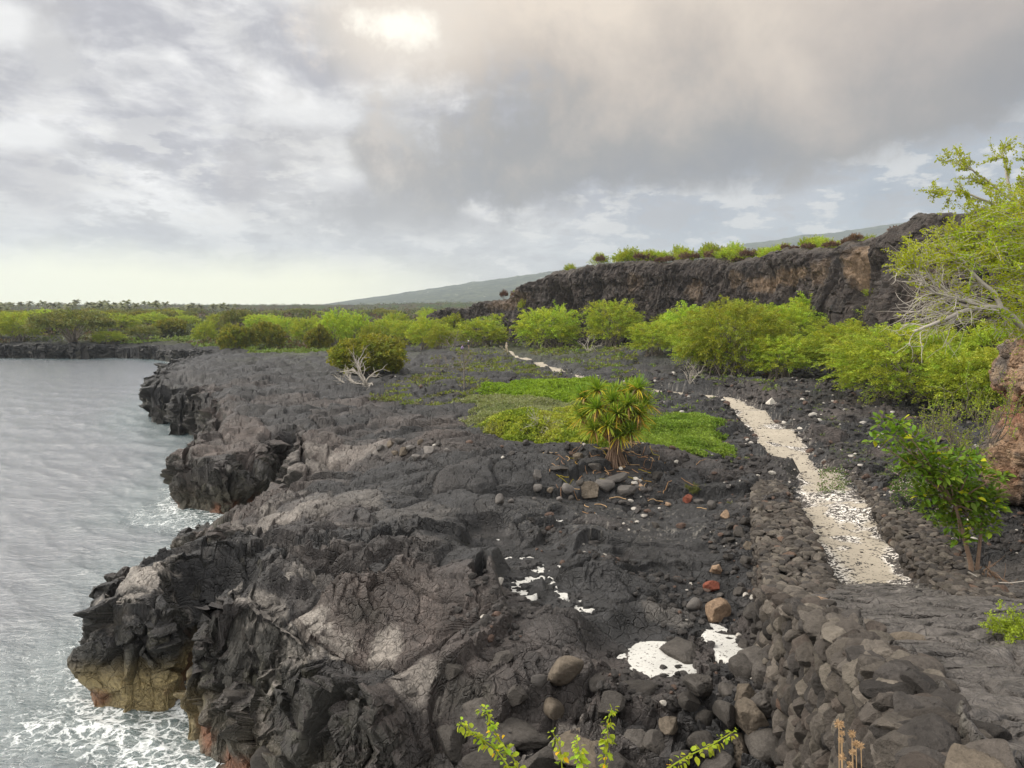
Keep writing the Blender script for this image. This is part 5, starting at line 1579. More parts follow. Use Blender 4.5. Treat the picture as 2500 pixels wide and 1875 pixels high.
for px, py, w_, y_, lb in [(524, 306, 13, 168, 'yellow-green shrub clinging to the low seaward end of the cliff'), (878, 292, 22, 93, 'yellowish shrub growing in a cleft of the cliff')]:
    p = WY(px, py + 10, y_)
    tag(plant('shrub', px, y_, w_, py - 6, 'cliff_shrub', base=p.z), lb, 'shrub')

# coconut palms on the far skyline
bc, bt = Bag(), Bag()
for k in range(15):
    a_ = k * 2.4; el_ = R(rt.uniform(-10, 60)); n = 7; t_ = np.linspace(0, 1, n)
    d = np.array([math.cos(a_), math.sin(a_)])
    L_ = 3.9
    P = np.stack([d[0] * t_ * L_ * math.cos(el_), d[1] * t_ * L_ * math.cos(el_), 9 + t_ * L_ * math.sin(el_) - 1.9 * t_ ** 2], 1)
    wd = 0.75 * np.sin(np.clip(t_ * .9 + .12, 0, 1) * 3.1)
    s_ = np.array([-d[1], d[0], -0.0])
    V = np.concatenate([P, P + s_ * wd[:, None] - [0, 0, .5] * wd[:, None], P - s_ * wd[:, None] - [0, 0, .5] * wd[:, None]])
    F = [(i, i + 1, n + i + 1, n + i) for i in range(n - 1)] + [(i, 2 * n + i, 2 * n + i + 1, i + 1) for i in range(n - 1)]
    bc.add(V, F, np.array((1, 1, 1)) * rt.uniform(.6, 1.2))
tube(bt, [(0, 0, -.5), (.15, 0, 3), (.1, .1, 6), (0, 0, 9)], [.24, .17, .14, .13], 6)
pc, pt = bc.mesh('palm_crown', [M_palmleaf]), bt.mesh('palm_trunk', [M_bark])
pos = sorted([(rt.uniform(-6, 238), rt.uniform(470, 700)) for _ in range(86)])
for i, (px, y_) in enumerate(pos):
    x_ = (px - 512) / F_PX * y_
    e = add_obj('coconut_palm', None); add_obj('crown', pc, e); add_obj('trunk', pt, e)
    s_ = rt.uniform(.85, 1.2) * (1.0 if px < 170 else .85)
    e.location = (x_, y_, gz(x_, y_)); e.scale = (s_, s_, s_ * rt.uniform(.85, 1.1)); e.rotation_euler = (rt.uniform(-.08, .08), rt.uniform(-.08, .08), rt.uniform(0, 6))
    tag(e, 'small coconut palm in the far grove, %s from the left' % (ORD[i] if i < len(ORD) else ORD[-1]), 'palm tree', 'coconut palms on the skyline')

# ------------------------------------------------------------------ screw pine
base = on_ground(614, 466)
pin = add_obj('screw_pine', None, loc=base)
tag(pin, 'screw pine with many spiky yellow-green leaf heads and splayed stilt roots', 'tree')
tk, rootb = Bag(), Bag()
rp = np.random.RandomState(4)
for k in range(64):
    a_ = rp.uniform(0, 6.28); r0 = rp.uniform(.05, .38); r1 = rp.uniform(.45, .98) if k < 50 else rp.uniform(.2, .6); z1 = rp.uniform(1.0, 1.7)
    t_ = np.linspace(0, 1, 5)
    rr = r0 + (r1 - r0) * (1 - t_) ** 1.3
    P = np.stack([np.cos(a_) * rr * 1.0, np.sin(a_) * rr, t_ * z1 - .15], 1) + rp.randn(5, 3) * .015
    tube(rootb, P, rp.uniform(.022, .045), 5, np.array((1, 1, 1)) * rp.uniform(.6, 1.4))
heads = [(-.98, 4.45, .3), (1.28, 4.55, -.2), (-1.15, 3.55, -.9), (.0, 3.25, -1.1), (1.2, 3.2, -.9), (-1.75, 4.0, .5), (-1.3, 2.3, -1.0), (.15, 1.95, -1.0), (.7, 2.75, 1.2), (1.75, 3.6, .3), (-.7, 3.0, 1.1), (-1.85, 2.9, .0), (.2, 4.1, .9), (1.35, 2.55, .4), (-.2, 3.9, -.5), (-.55, 2.6, -1.2), (.6, 3.75, -1.0), (-1.5, 3.3, .8), (.85, 4.3, .5), (.75, 2.2, -.9)]
for hx, hz, hy in heads:
    t_ = np.linspace(0, 1, 6)[:, None]
    e = np.array([hx * .9, hy, hz]); b0 = np.array([rp.uniform(-.12, .12), rp.uniform(-.12, .12), 1.0])
    P = b0 + (e - b0) * t_; P[:, :2] *= (0.45 + 0.55 * t_); P[:, 2] = b0[2] + (e[2] - b0[2]) * t_[:, 0] ** .9
    tube(tk, P, np.linspace(.13, .07, 6), 7)
GREEN = np.array([(0.17, .28, .03), (.12, .22, .025), (.25, .35, .04)]); YEL = np.array([(.52, .42, .03), (.38, .34, .03), (.45, .28, .05)]); DRY = np.array([(.32, .20, .10), (.20, .12, .07), (.42, .30, .16)])
hi = []
for n_h, (hx, hz, hy) in enumerate(heads):
    hb = Bag()
    outd = np.array([hx, hy * .8, 0]); outd /= np.linalg.norm(outd) + .3
    axis = np.array([0, 0, 1.0]) + outd * .45; axis /= np.linalg.norm(axis)
    u_ = np.cross(axis, [0.3, .9, .1]); u_ /= np.linalg.norm(u_); v_ = np.cross(axis, u_)
    NL = 112
    for k in range(NL):
        age = k / NL                                       # 0 young and upright, 1 old and hanging
        a_ = k * 2.4 + rp.uniform(-.2, .2)
        open_ = 0.18 + 1.55 * age + rp.uniform(-.12, .12)
        d = axis * math.cos(open_) + (u_ * math.cos(a_) + v_ * math.sin(a_)) * math.sin(open_)
        L_ = rp.uniform(.85, 1.22) * (1.0 if age < .8 else .9)
        drp = .10 + .55 * age ** 1.6
        n = 7; t_ = np.linspace(0, 1, n)
        P = d * (t_ * L_)[:, None]; P[:, 2] -= drp * L_ * t_ ** 2.2
        if age > .85:
            P = d * (t_ * .35)[:, None]; P[:, 2] -= (t_ ** 1.3) * L_ * .7
        s_ = np.cross(d, [0, 0, 1.0]) + rp.randn(3) * .25; s_ /= np.linalg.norm(s_) + 1e-6
        wd = .058 * np.sqrt(np.clip(1.02 - t_, 0, 1)) * (1 if age < .85 else .8)
        up_ = np.cross(s_, d); 
        C_ = P - np.abs(up_) * 0 - np.array([0, 0, .012])
        V = np.concatenate([P - s_ * wd[:, None], C_, P + s_ * wd[:, None]]) + [hx, hy, hz]
        F = [(i, n + i, n + i + 1, i + 1) for i in range(n - 1)] + [(n + i, 2 * n + i, 2 * n + i + 1, n + i + 1) for i in range(n - 1)]
        if age < .55: cc = GREEN[rp.randint(3)] * rp.uniform(.8, 1.3)
        elif age < .84: cc = (YEL[rp.randint(3)] if rp.rand() < (.15 + .5 * (age - .55) / .29 + .12 * (hx > 1)) else GREEN[rp.randint(3)] * 1.1)
        else: cc = DRY[rp.randint(3)] if rp.rand() < .65 else YEL[rp.randint(3)] * .8
        tipc = np.clip(cc * 1.0 + (np.array([.12, .07, 0]) * (age > .4)), 0, 1)
        cv = cc[None] + (tipc - cc)[None] * (t_ ** 2)[:, None]
        hb.add(V, F, np.concatenate([cv, cv, cv]))
    add_obj('leaf_head', hb.mesh('leaf_head', [M_strap]), pin)
add_obj('branches', tk.mesh('branches', [M_root]), pin)
add_obj('stilt_roots', rootb.mesh('stilt_roots', [M_root]), pin)
sc_p = 99 / F_PX * base.y / 5.75
pin.scale = (sc_p,) * 3
# litter of fallen strap leaves
lb_ = Bag()
for k in range(120):
    q = rp.rand()
    px, py = (rp.normal(622, 22), rp.normal(466, 5)) if q < .45 else ((rp.normal(572, 10), rp.normal(480, 8)) if q < .7 else (rp.normal(640, 40), rp.normal(478, 10)))
    p = np.array(W(px, py, base.z - .1)); p[2] = gz(p[0], p[1]) + .05
    a_ = rp.uniform(0, 6.28); n = 6; t_ = np.linspace(-.5, .5, n); L_ = rp.uniform(.3, 1.0)
    c_ = rp.uniform(-1, 1)
    xx_ = p[0] + L_ * (t_ * math.cos(a_) - c_ * t_ ** 2 * math.sin(a_)); yy_ = p[1] + L_ * (t_ * math.sin(a_) + c_ * t_ ** 2 * math.cos(a_))
    zz_ = np.array([max(gz(a, b_), p[2] - .1) for a, b_ in zip(xx_, yy_)]) + .06
    tube(lb_, np.stack([xx_, yy_, zz_], 1), .018, 4, (DRY if rp.rand() < .85 else YEL * .6)[rp.randint(3)] * 1.4)
tag(add_obj('leaf_litter', lb_.mesh('leaf_litter', [M_strap])), kind='stuff')

# ------------------------------------------------------------------ low green carpets
def mound(outline, ztop, ncl, leaf, cols, name, mode='leaf'):
    P = [W(a, b_, 0.5) for a, b_ in outline]; P = [(p.x, p.y) for p in P]
    xs = [p[0] for p in P]; ys = [p[1] for p in P]
    gx = np.linspace(min(xs) - .8, max(xs) + .8, 150); gy = np.linspace(min(ys) - .8, max(ys) + .8, 150)
    X_, Y_ = np.meshgrid(gx, gy); X_, Y_ = X_.astype(f32), Y_.astype(f32)
    sd_ = poly_sdf(X_ + fb2(X_, Y_, .5, 3, .6, 5) * 3.0, Y_ + fb2(X_, Y_, .5, 3, .6, 6) * 3.5, P)
    g_ = gzv(X_.ravel(), Y_.ravel()).reshape(X_.shape)
    hump = sst(sd_, -0.05, 1.4) * ztop * (0.8 + .8 * fb2(X_, Y_, .35, 3, .5, 9)) + fb2(X_, Y_, 1.4, 3, .6, 8) * .30
    k5 = np.ones(15) / 15
    gs = np.apply_along_axis(lambda a: np.convolve(np.pad(a, 7, 'edge'), k5, 'valid'), 0, g_); gs = np.apply_along_axis(lambda a: np.convolve(np.pad(a, 7, 'edge'), k5, 'valid'), 1, gs)
    Z_ = np.where(sd_ > -.05, gs + hump, gs - .6)
    bag = Bag()
    bag.add(np.stack([X_, Y_, Z_ - .05], -1).reshape(-1, 3), grid_faces(150, 150), np.array(cols[0]) * .5)
    r = np.random.RandomState(int(abs(xs[0] * 10)) + 3)
    cxp, cyp = r.uniform(min(xs), max(xs), ncl * 3).astype(f32), r.uniform(min(ys), max(ys), ncl * 3).astype(f32)
    s2 = poly_sdf(cxp + fb2(cxp, cyp, .5, 3, .6, 5) * 3.0, cyp + fb2(cxp, cyp, .5, 3, .6, 6) * 3.5, P)
    k = np.nonzero(s2 > 0.0)[0][:ncl]
    cxp, cyp = cxp[k], cyp[k]
    ix = np.clip(np.searchsorted(gx, cxp), 0, 149); iy = np.clip(np.searchsorted(gy, cyp), 0, 149)
    czp = Z_[iy, ix]
    nl = 9
    P3 = np.stack([cxp, cyp, czp], 1)[:, None] + r.randn(len(cxp), nl, 3) * [.10, .10, .045] * 1.0 + [0, 0, .03]
    D3 = r.randn(len(cxp), nl, 3) * [.8, .8, .2] + [0, 0, .8]
    ci = np.clip(((fb2(cxp, cyp, .45, 3, .6, 12) + .25) / .5 * (len(cols))).astype(int) + r.randint(-1, 2, len(cxp)), 0, len(cols) - 1)
    cc = np.array(cols)[ci][:, None] * np.ones((1, nl, 1)) * (0.75 + .5 * r.rand(len(cxp), 1, 1))
    leaves(bag, P3.reshape(-1, 3), D3.reshape(-1, 3), leaf, .5, cc.reshape(-1, 3), .5, r)
    return tag(add_obj(name, bag.mesh(name, [M_cover])), kind='stuff')


G1 = [(.15, .26, .018), (.18, .30, .02), (.22, .34, .03)]
G2 = [(.17, .21, .08), (.22, .24, .12), (.27, .28, .16), (.20, .23, .085)]
G3 = [(.15, .23, .022), (.25, .34, .035), (.34, .40, .045), (.28, .31, .07)]
G4 = [(.14, .23, .025), (.18, .27, .035), (.23, .32, .05)]
mound([(476, 399), (483, 395), (520, 390), (560, 388), (600, 391), (625, 398), (640, 408), (600, 411), (540, 408), (500, 404)], .95, 9000, .17, G1, 'bright_ground_cover')
mound([(452, 408), (480, 402), (540, 405), (600, 408), (612, 420), (600, 434), (560, 441), (520, 446), (478, 444), (470, 434), (478, 424), (460, 416)], .6, 12000, .15, G2, 'silvery_ground_cover')
mound([(470, 440), (500, 434), (545, 430), (560, 422), (590, 418), (622, 424), (630, 440), (610, 455), (585, 460), (540, 456), (515, 452), (490, 446)], .8, 12000, .14, G3, 'leafy_ground_cover')
mound([(632, 436), (645, 426), (670, 422), (700, 424), (722, 434), (732, 445), (722, 455), (680, 460), (640, 458), (625, 450)], .55, 9500, .13, G4, 'green_ground_cover')

# scattered creeping plants between the lava and thin scrub further off
def scatter(name, n, box, mask, size, cols, leaf, nl=12, ypow=1.0, seed=1, up=.5):
    r = np.random.RandomState(seed); bag = Bag()
    (p0, p1), (q0, q1) = box
    px = r.uniform(p0, p1, n); py = q0 + (q1 - q0) * r.rand(n) ** ypow
    y_ = 9.3 * F_PX / (py - 305); x_ = (px - 512) / F_PX * y_
    x_, y_ = x_.astype(f32), y_.astype(f32)
    k = mask(x_, y_, px, py); x_, y_ = x_[k], y_[k]
    if not len(x_): return
    z_ = gzv(x_, y_); m_ = len(x_)
    s_ = size * (0.5 + r.rand(m_)) * np.clip(y_ / 80, .6, 6)
    th = r.rand(m_, nl) * 6.28; rr = np.sqrt(r.rand(m_, nl))
    P = np.stack([x_[:, None] + s_[:, None] * rr * np.cos(th), y_[:, None] + s_[:, None] * rr * np.sin(th), z_[:, None] + s_[:, None] * up * (1 - rr ** 2) * (.4 + .6 * r.rand(m_, nl))], -1)
    D3 = r.randn(m_, nl, 3) * [.8, .8, .3] + [0, 0, .7]
    cc = np.array(cols)[r.randint(len(cols), size=m_)][:, None] * np.ones((1, nl, 1))
    lf = (leaf * np.clip(y_ / 80, .6, 6))[:, None] * np.ones((1, nl))
    leaves(bag, P.reshape(-1, 3), D3.reshape(-1, 3), lf.ravel(), .55, cc.reshape(-1, 3), .5, r)
    return tag(add_obj(name, bag.mesh(name, [M_cover])), kind='stuff')


def nz(x_, y_, f, s): return fb2(x_, y_, f, 4, .6, s)
def offpath(x_, y_): return seg_dist(x_, y_, PATH)[0] > 2.6
def inland(x_, y_): return poly_sdf(x_, y_, COAST) > 14
scatter('creeping_plants', 5200, ((320, 640), (338, 418)), lambda a, b_, p, q: (nz(a, b_, .16, 5) + nz(a, b_, .8, 7) * .4 > .05) & offpath(a, b_) & inland(a, b_) & (p > 470 - (q - 338) * 1.6), .55, [(.13, .19, .03), (.17, .22, .035), (.10, .13, .045), (.15, .15, .07)], .26, 12, seed=3)
scatter('creeping_plants', 2600, ((560, 780), (345, 440)), lambda a, b_, p, q: (nz(a, b_, .16, 15) + nz(a, b_, .8, 7) * .4 > .09) & offpath(a, b_), .5, [(.12, .20, .03), (.16, .23, .035), (.12, .15, .05)], .24, 12, seed=4)
scatter('creeping_plants', 900, ((735, 980), (385, 500)), lambda a, b_, p, q: (nz(a, b_, .4, 25) + nz(a, b_, 1.2, 7) * .4 > .10) & offpath(a, b_), .36, [(.14, .22, .04), (.17, .22, .06), (.20, .21, .10)], .15, 14, seed=5)
scatter('low_scrub', 6500, ((-20, 620), (308.5, 345)), lambda a, b_, p, q: (nz(a, b_, .03, 35) > -.05) & (poly_sdf(a, b_, COAST) > 10), .7, [(.085, .115, .035), (.12, .12, .05), (.10, .07, .045), (.07, .09, .035)], .34, 14, 1.2, seed=6, up=.8)
scatter('meadow_grass', 2600, ((120, 330), (335, 350)), lambda a, b_, p, q: (nz(a, b_, .05, 45) > -.02) & (poly_sdf(a, b_, COAST) > 9), .5, [(.12, .19, .035), (.15, .20, .05)], .28, 10, seed=7, up=.2)

# ------------------------------------------------------------------ dead wood
def branchy(bag, p, d, L_, r0, depth, r, col=(1, 1, 1), spread=.7, grav=0.0, seg=5, kids=3, out=None):
    n = 6; P = [np.array(p, float)]; dd = np.array(d, float)
    for i in range(n):
        dd = dd + r.randn(3) * .16 + [0, 0, grav]; dd /= np.linalg.norm(dd)
        P.append(P[-1] + dd * L_ / n)
    P = np.array(P); tube(bag, P, r0 * np.linspace(1, .5, n + 1), seg, col)
    if out is not None and depth <= 1: out.append((P, dd))
    if depth > 0:
        for k in range(kids):
            i = r.randint(2, n + 1); q = dd + r.randn(3) * spread; q /= np.linalg.norm(q)
            branchy(bag, P[i], q, L_ * r.uniform(.5, .8), r0 * .55, depth - 1, r, col, spread, grav, max(seg - 1, 3), kids, out)


r = np.random.RandomState(9)
b_ = Bag(); p0 = on_ground(366, 386)
for k in range(9): branchy(b_, (0, 0, .1), (r.uniform(-1, .7), r.uniform(-.6, .2), r.uniform(.1, 1.0)), r.uniform(2.0, 3.4), .10, 2, r, spread=.65)
tag(add_obj('dead_branches', b_.mesh('dead_branches', [M_dead]), loc=p0), 'tangle of bleached white dead branches at the foot of the round olive bush', 'dead wood')
b_ = Bag(); p0 = on_ground(464, 391)
tube(b_, [(0, 0, -.2), (.03, 0, 1.2), (0, .05, 2.4), (.05, 0, 3.0)], [.085, .07, .06, .05], 6)
for k in range(7): branchy(b_, (.03, 0, 2.2 + k * .15), (r.uniform(-1, 1), r.uniform(-1, 1), 1.1), 1.5, .035, 2, r, spread=.6)
tag(add_obj('bare_sapling', b_.mesh('bare_sapling', [M_bark]), loc=p0, scale=.95), 'slender leafless sapling with a straight pale trunk amid the lava', 'tree')
for px, py, w_, lb in [(690, 384, .9, 'leafless pale tree at the edge of the green thicket by the path bend'), (588, 352, 1.2, 'bare forked pale trunk leaning at the foot of a green tree'), (440, 372, 1.1, 'grey leafless bush next to the slender leafless sapling'), (452, 348, 1.4, 'grey leafless bush behind the hikers on the lava'), (500, 346, 1.3, 'low grey tangle of dead brush beyond the walking hiker')]:
    b_ = Bag(); p0 = on_ground(px, py)
    for k in range(6): branchy(b_, (0, 0, -.1), (r.uniform(-.8, .8), r.uniform(-.5, .5), 1.0), 1.8, .05, 2, r, spread=.6)
    tag(add_obj('bare_bush', b_.mesh('bare_bush', [M_bark if 'grey' in lb else M_dead]), loc=p0, scale=w_), lb, 'bush')
b_ = Bag(); p0 = on_ground(538, 434)
for k in range(8): branchy(b_, (0, 0, .5), (r.uniform(-1, 1), r.uniform(-.6, .6), r.uniform(.0, .5)), 1.1, .025, 2, r, spread=.8)
tag(add_obj('dead_twigs', b_.mesh('dead_twigs', [M_dead]), loc=p0), 'small pale dead twigs poking out of the silvery ground cover', 'dead wood')
for px, py, sc_q, kind_, lb in [(770, 401, .7, 'pale', 'pale knobbly coral rock under the green thicket'), (839, 424, .3, 'pale', 'white curved piece of driftwood on the inland rubble'), (800, 428, .3, 'pale', 'small white coral lump on the inland rubble')]:
    boulder(px, py, 9 if sc_q > .5 else 6, lb, 'pit_1', M_pale, (1, .8, 1.2 if sc_q > .5 else .6), cat='rock')

# ------------------------------------------------------------------ tree leaning in from the right
r = np.random.RandomState(19)
yT = 27.0
root = WY(1046, 352, yT); root.z -= 2.2
tr = add_obj('leaning_tree', None, loc=root)
tag(tr, 'feathery yellow-green tree with bare white limbs leaning in above the brown rock face', 'tree')
wood, leafb = Bag(), Bag()
def L2(px, py, dy_=0.0): return np.array(WY(px, py, yT + dy_) - root)
limbs = [
    ([(1046, 352, 0), (1024, 330, -.5), (1010, 313, -1), (990, 306, -1.4), (965, 309, -2), (938, 322, -2.5), (915, 333, -2.8)], .13),
    ([(1000, 309, -1.2), (992, 292, -1), (975, 276, -.8), (962, 262, -.6), (948, 258, -.4)], .09),
    ([(985, 307, -1.4), (955, 300, -1.8), (930, 292, -2), (905, 262, -2.2)], .06), ([(985, 307, -1.4), (950, 296, -1.1), (925, 272, -1.0), (918, 268, -1)], .05),
    ([(1046, 340, 0), (1035, 300, .5), (1012, 272, .8), (990, 248, 1), (972, 232, 1.0), (955, 228, 1.0)], .11),
    ([(1046, 330, 0), (1040, 260, 1), (1022, 215, 1.4), (1008, 185, 1.6), (1004, 165, 1.7), (1002, 148, 1.8)], .10),
    ([(1030, 230, 1.2), (1000, 208, .9), (975, 197, .7), (950, 190, .6), (938, 196, .6)], .06),
    ([(1012, 200, 1.5), (992, 182, 1.3), (975, 168, 1.2), (960, 162, 1.1)], .05), ([(1022, 215, 1.4), (1030, 185, 1.6), (1026, 162, 1.7)], .05),
    ([(1000, 240, 1.0), (975, 232, .8), (940, 246, .6)], .05), ([(1030, 300, .5), (985, 283, .2), (950, 285, 0), (930, 305, -.4)], .05)]
twigs = []
for pts, th in limbs:
    P = np.array([L2(*q) for q in pts]); t0_ = np.linspace(0, 1, len(P)); t1_ = np.linspace(0, 1, 22)
    P = np.stack([np.interp(t1_, t0_, P[:, k]) for k in range(3)], 1); P += np.cumsum(r.randn(22, 3) * .02, 0)
    for k in range(3): P[1:-1, k] = (P[:-2, k] + P[1:-1, k] * 2 + P[2:, k]) / 4
    tube(wood, P, th * np.linspace(1, .3, 22), 7)
    tg = P[-1] - P[-4]; tg /= np.linalg.norm(tg)
    up_l = pts[-1][1] < 240
    for k in range(int((6 if up_l else 10) + len(pts) * (1.6 if up_l else 2.5))):
        i = r.randint(6, 22); q = tg + r.randn(3) * .55 + [-.25, -.1, .12]; q /= np.linalg.norm(q)
        branchy(wood, P[i], q, r.uniform(.4, .8) if up_l else r.uniform(.6, 1.3), .022, 1, r, spread=.5, seg=4, kids=3, out=twigs)
for k in range(28):                                       # bare pale fan at the bottom
    p = L2(r.uniform(935, 1000), r.uniform(300, 322), r.uniform(-2.5, -1))
    branchy(wood, p, (-1 + r.uniform(-.3, .5), r.uniform(-.4, .4), r.uniform(-.45, .45)), r.uniform(.9, 1.7), .016, 1, r, spread=.35, seg=3, kids=3)
from_px = lambda P: (P[:, 0] + root.x) / (P[:, 1] + root.y) * F_PX + 512
# leafy sprays
pl_ = [(932, 262), (955, 246), (962, 228), (985, 216), (1002, 198), (1030, 188), (1070, 178), (1070, 345), (1012, 335), (990, 305), (950, 292), (934, 278)]
nS = 0
while nS < 760:
    px, py = r.uniform(925, 1070), r.uniform(170, 345)
    dd = poly_sdf(np.array([px], f32), np.array([py], f32), pl_)[0]
    if dd < 0 or (py > 262 and px < 1005 and r.rand() < .72): continue
    if r.rand() > .35 + .65 * sst(np.array([px]), 930, 1000)[0]: continue
    nS += 1
    p = L2(px, py, r.uniform(-2.2, 2.6)); a_ = np.array([-.8 + r.randn() * .5, r.randn() * .5, .25 + r.randn() * .35]); a_ /= np.linalg.norm(a_)
    L_ = r.uniform(.5, 1.1); n = 34; t_ = np.linspace(0, 1, n)
    P = p + a_ * (t_ * L_)[:, None] + r.randn(n, 3) * .045; P[:, 2] -= .18 * L_ * t_ ** 2
    tube(wood, p + a_ * (np.linspace(0, 1, 4) * L_)[:, None] - [[0, 0, 0], [0, 0, .02], [0, 0, .08 * L_], [0, 0, .18 * L_]], .009, 3)
    leaves(leafb, P, np.broadcast_to(a_, P.shape), .085, .65, np.array([1, 1, 1]) * r.uniform(.7, 1.25) * np.array([r.uniform(.8, 1.1), 1, 1]), 1.0, r)
for P, dd in twigs:                                       # leaves on the upper twigs
    pz = (P[:, 2] + root.z - CAM_Z) / (P[:, 1] + root.y) * F_PX
    if pz.mean() > 35 or r.rand() < .25:
        n = 30; t_ = r.rand(n) * (len(P) - 1); i = t_.astype(int); f_ = (t_ - i)[:, None]
        Q = P[i] * (1 - f_) + P[np.minimum(i + 1, len(P) - 1)] * f_ + r.randn(n, 3) * .03
        leaves(leafb, Q, np.broadcast_to(dd, Q.shape), .075, .65, (1, 1, 1), 1.0, r)
add_obj('crown', leafb.mesh('crown', [M_bright]), tr); add_obj('limbs', wood.mesh('limbs', [M_dead]), tr)
# a trunk that carries it, rooted on the rock
rkz = 9.3
tb = Bag(); tube(tb, [(0, 0, 0), (.6, .3, -1.2), (1.2, 1.0, -2.4), (1.6, 1.4, -4.5)], [.16, .2, .26, .34], 8); tube(tb, [(0, 0, 2.2), (0.05, 0, 1.1), (0, 0, 0)], [.13, .15, .16], 8)
add_obj('trunk', tb.mesh('trunk', [M_bark]), tr)

# ------------------------------------------------------------------ broad-leaved shrub by the inland wall
r = np.random.RandomState(29)
def big_leaf(bag, p, d, L_, wd, col, r):
    d = d / np.linalg.norm(d); s_ = np.cross(d, [0, 0, 1]) + r.randn(3) * .3; s_ /= np.linalg.norm(s_); u_ = np.cross(s_, d)
    n = 6; t_ = np.linspace(0, 1, n); w_ = wd * np.array([.12, .75, 1, .9, .55, .03])
    C_ = p + d * (t_ * L_)[:, None]; C_[:, 2] -= .22 * L_ * t_ ** 2
    V = np.concatenate([C_ - s_ * w_[:, None] + u_ * w_[:, None] * .28, C_, C_ + s_ * w_[:, None] + u_ * w_[:, None] * .28])
    F = [(i, n + i, n + i + 1, i + 1) for i in range(n - 1)] + [(n + i, 2 * n + i, 2 * n + i + 1, n + i + 1) for i in range(n - 1)]
    bag.add(V, F, col)


yN = 24.0; rootN = WY(976, 562, yN); rootN.z = gz(rootN.x, yN) - .1
nn_ = add_obj('broadleaf_shrub', None, loc=rootN)
tag(nn_, 'broad-leaved glossy green shrub leaning over the inland wall', 'shrub')
lv_, wd_ = Bag(), Bag()
blobs = [(884, 420, 9), (893, 436, 12), (874, 440, 7), (905, 452, 15), (925, 462, 17), (945, 470, 17), (940, 492, 18), (962, 492, 17), (982, 478, 14), (985, 505, 16), (968, 514, 13), (996, 496, 10), (925, 480, 13), (910, 468, 10), (950, 508, 12), (1000, 478, 8), (915, 440, 12), (935, 452, 13), (960, 460, 13), (975, 462, 10), (955, 485, 18), (925, 495, 12), (975, 495, 16), (900, 425, 8), (950, 524, 12), (975, 530, 12), (992, 525, 11), (932, 508, 12), (960, 540, 8)]
for bx_, by_, br in blobs:
    c0 = np.array(WY(bx_, by_, yN + r.uniform(-.6, .6)) - rootN); rad_ = br / F_PX * yN
    t_ = np.linspace(0, 1, 8)[:, None]; st_ = np.array(WY(955, 505, yN) - rootN)
    P = st_ * (1 - t_) + c0 * t_; P[:, 2] += np.sin(t_[:, 0] * 3.14) * .12
    tube(wd_, P, np.linspace(.035, .012, 8), 5)
    for k in range(int(62 * (br / 12) ** 2)):
        d = r.randn(3); d /= np.linalg.norm(d); p = c0 + d * rad_ * r.uniform(.3, 1.0) * [1, 1, .9]
        dl = d * [1, 1, .5] + [0, -.15, .35] + r.randn(3) * .3
        cc = np.array([1, 1, 1]) * r.uniform(.7, 1.5) * np.array([r.uniform(.9, 1.4), 1, 1]) if r.rand() > .04 else np.array([4.5, 2.3, 1])
        big_leaf(lv_, p, dl, r.uniform(.2, .34), r.uniform(.055, .085), cc, r)
st_ = np.array(WY(955, 505, yN) - rootN); tube(wd_, [(0, 0, -.3), st_ * .3 + [.08, 0, 0], st_ * .65 + [.05, 0, 0], st_], [.10, .08, .065, .045], 7)
st2_ = np.array(WY(985, 500, yN) - rootN); tube(wd_, [(.1, .1, -.3), st2_ * .5, st2_], [.07, .055, .03], 6)
for k in range(16): branchy(wd_, (r.uniform(-.1, .6), r.uniform(-.1, .3), r.uniform(.2, .9)), (r.uniform(-.4, .5), r.uniform(-.5, .3), r.uniform(-.8, .3)), .8, .03, 1, r, kids=2)
add_obj('leaves', lv_.mesh('leaves', [M_noni]), nn_); add_obj('stem', wd_.mesh('stem', [M_root]), nn_)

# thin feathery shrub behind it, weeds and pink flowers
def wispy(px, py, w_m, h_m, n, leaf, mat, label, name='wispy_shrub', seed=1, cat='shrub', y=None):
    r = np.random.RandomState(seed); p0 = on_ground(px, py) if y is None else WY(px, py, y)
    e = add_obj(name, None, loc=p0); tag(e, label, cat)
    w_, l_ = Bag(), Bag(); tw = []
    for k in range(n):
        branchy(w_, (r.uniform(-.15, .15) * w_m, r.uniform(-.15, .15) * w_m, -.05), (r.uniform(-1, 1) * w_m / h_m * .6, r.uniform(-.5, .5), 1), h_m * r.uniform(.4, .7), .012 * h_m, 2, r, spread=.55, seg=3, kids=3, out=tw)
    for P, dd in tw:
        m_ = 16; t_ = r.rand(m_) * (len(P) - 1); i = t_.astype(int); f_ = (t_ - i)[:, None]
        leaves(l_, P[i] * (1 - f_) + P[np.minimum(i + 1, len(P) - 1)] * f_ + r.randn(m_, 3) * .03, np.broadcast_to(dd, (m_, 3)), leaf, .5, (1, 1, 1), 1.0, r)
    add_obj('foliage', l_.mesh('foliage', [mat]), e); add_obj('stems', w_.mesh('stems', [M_bark]), e)


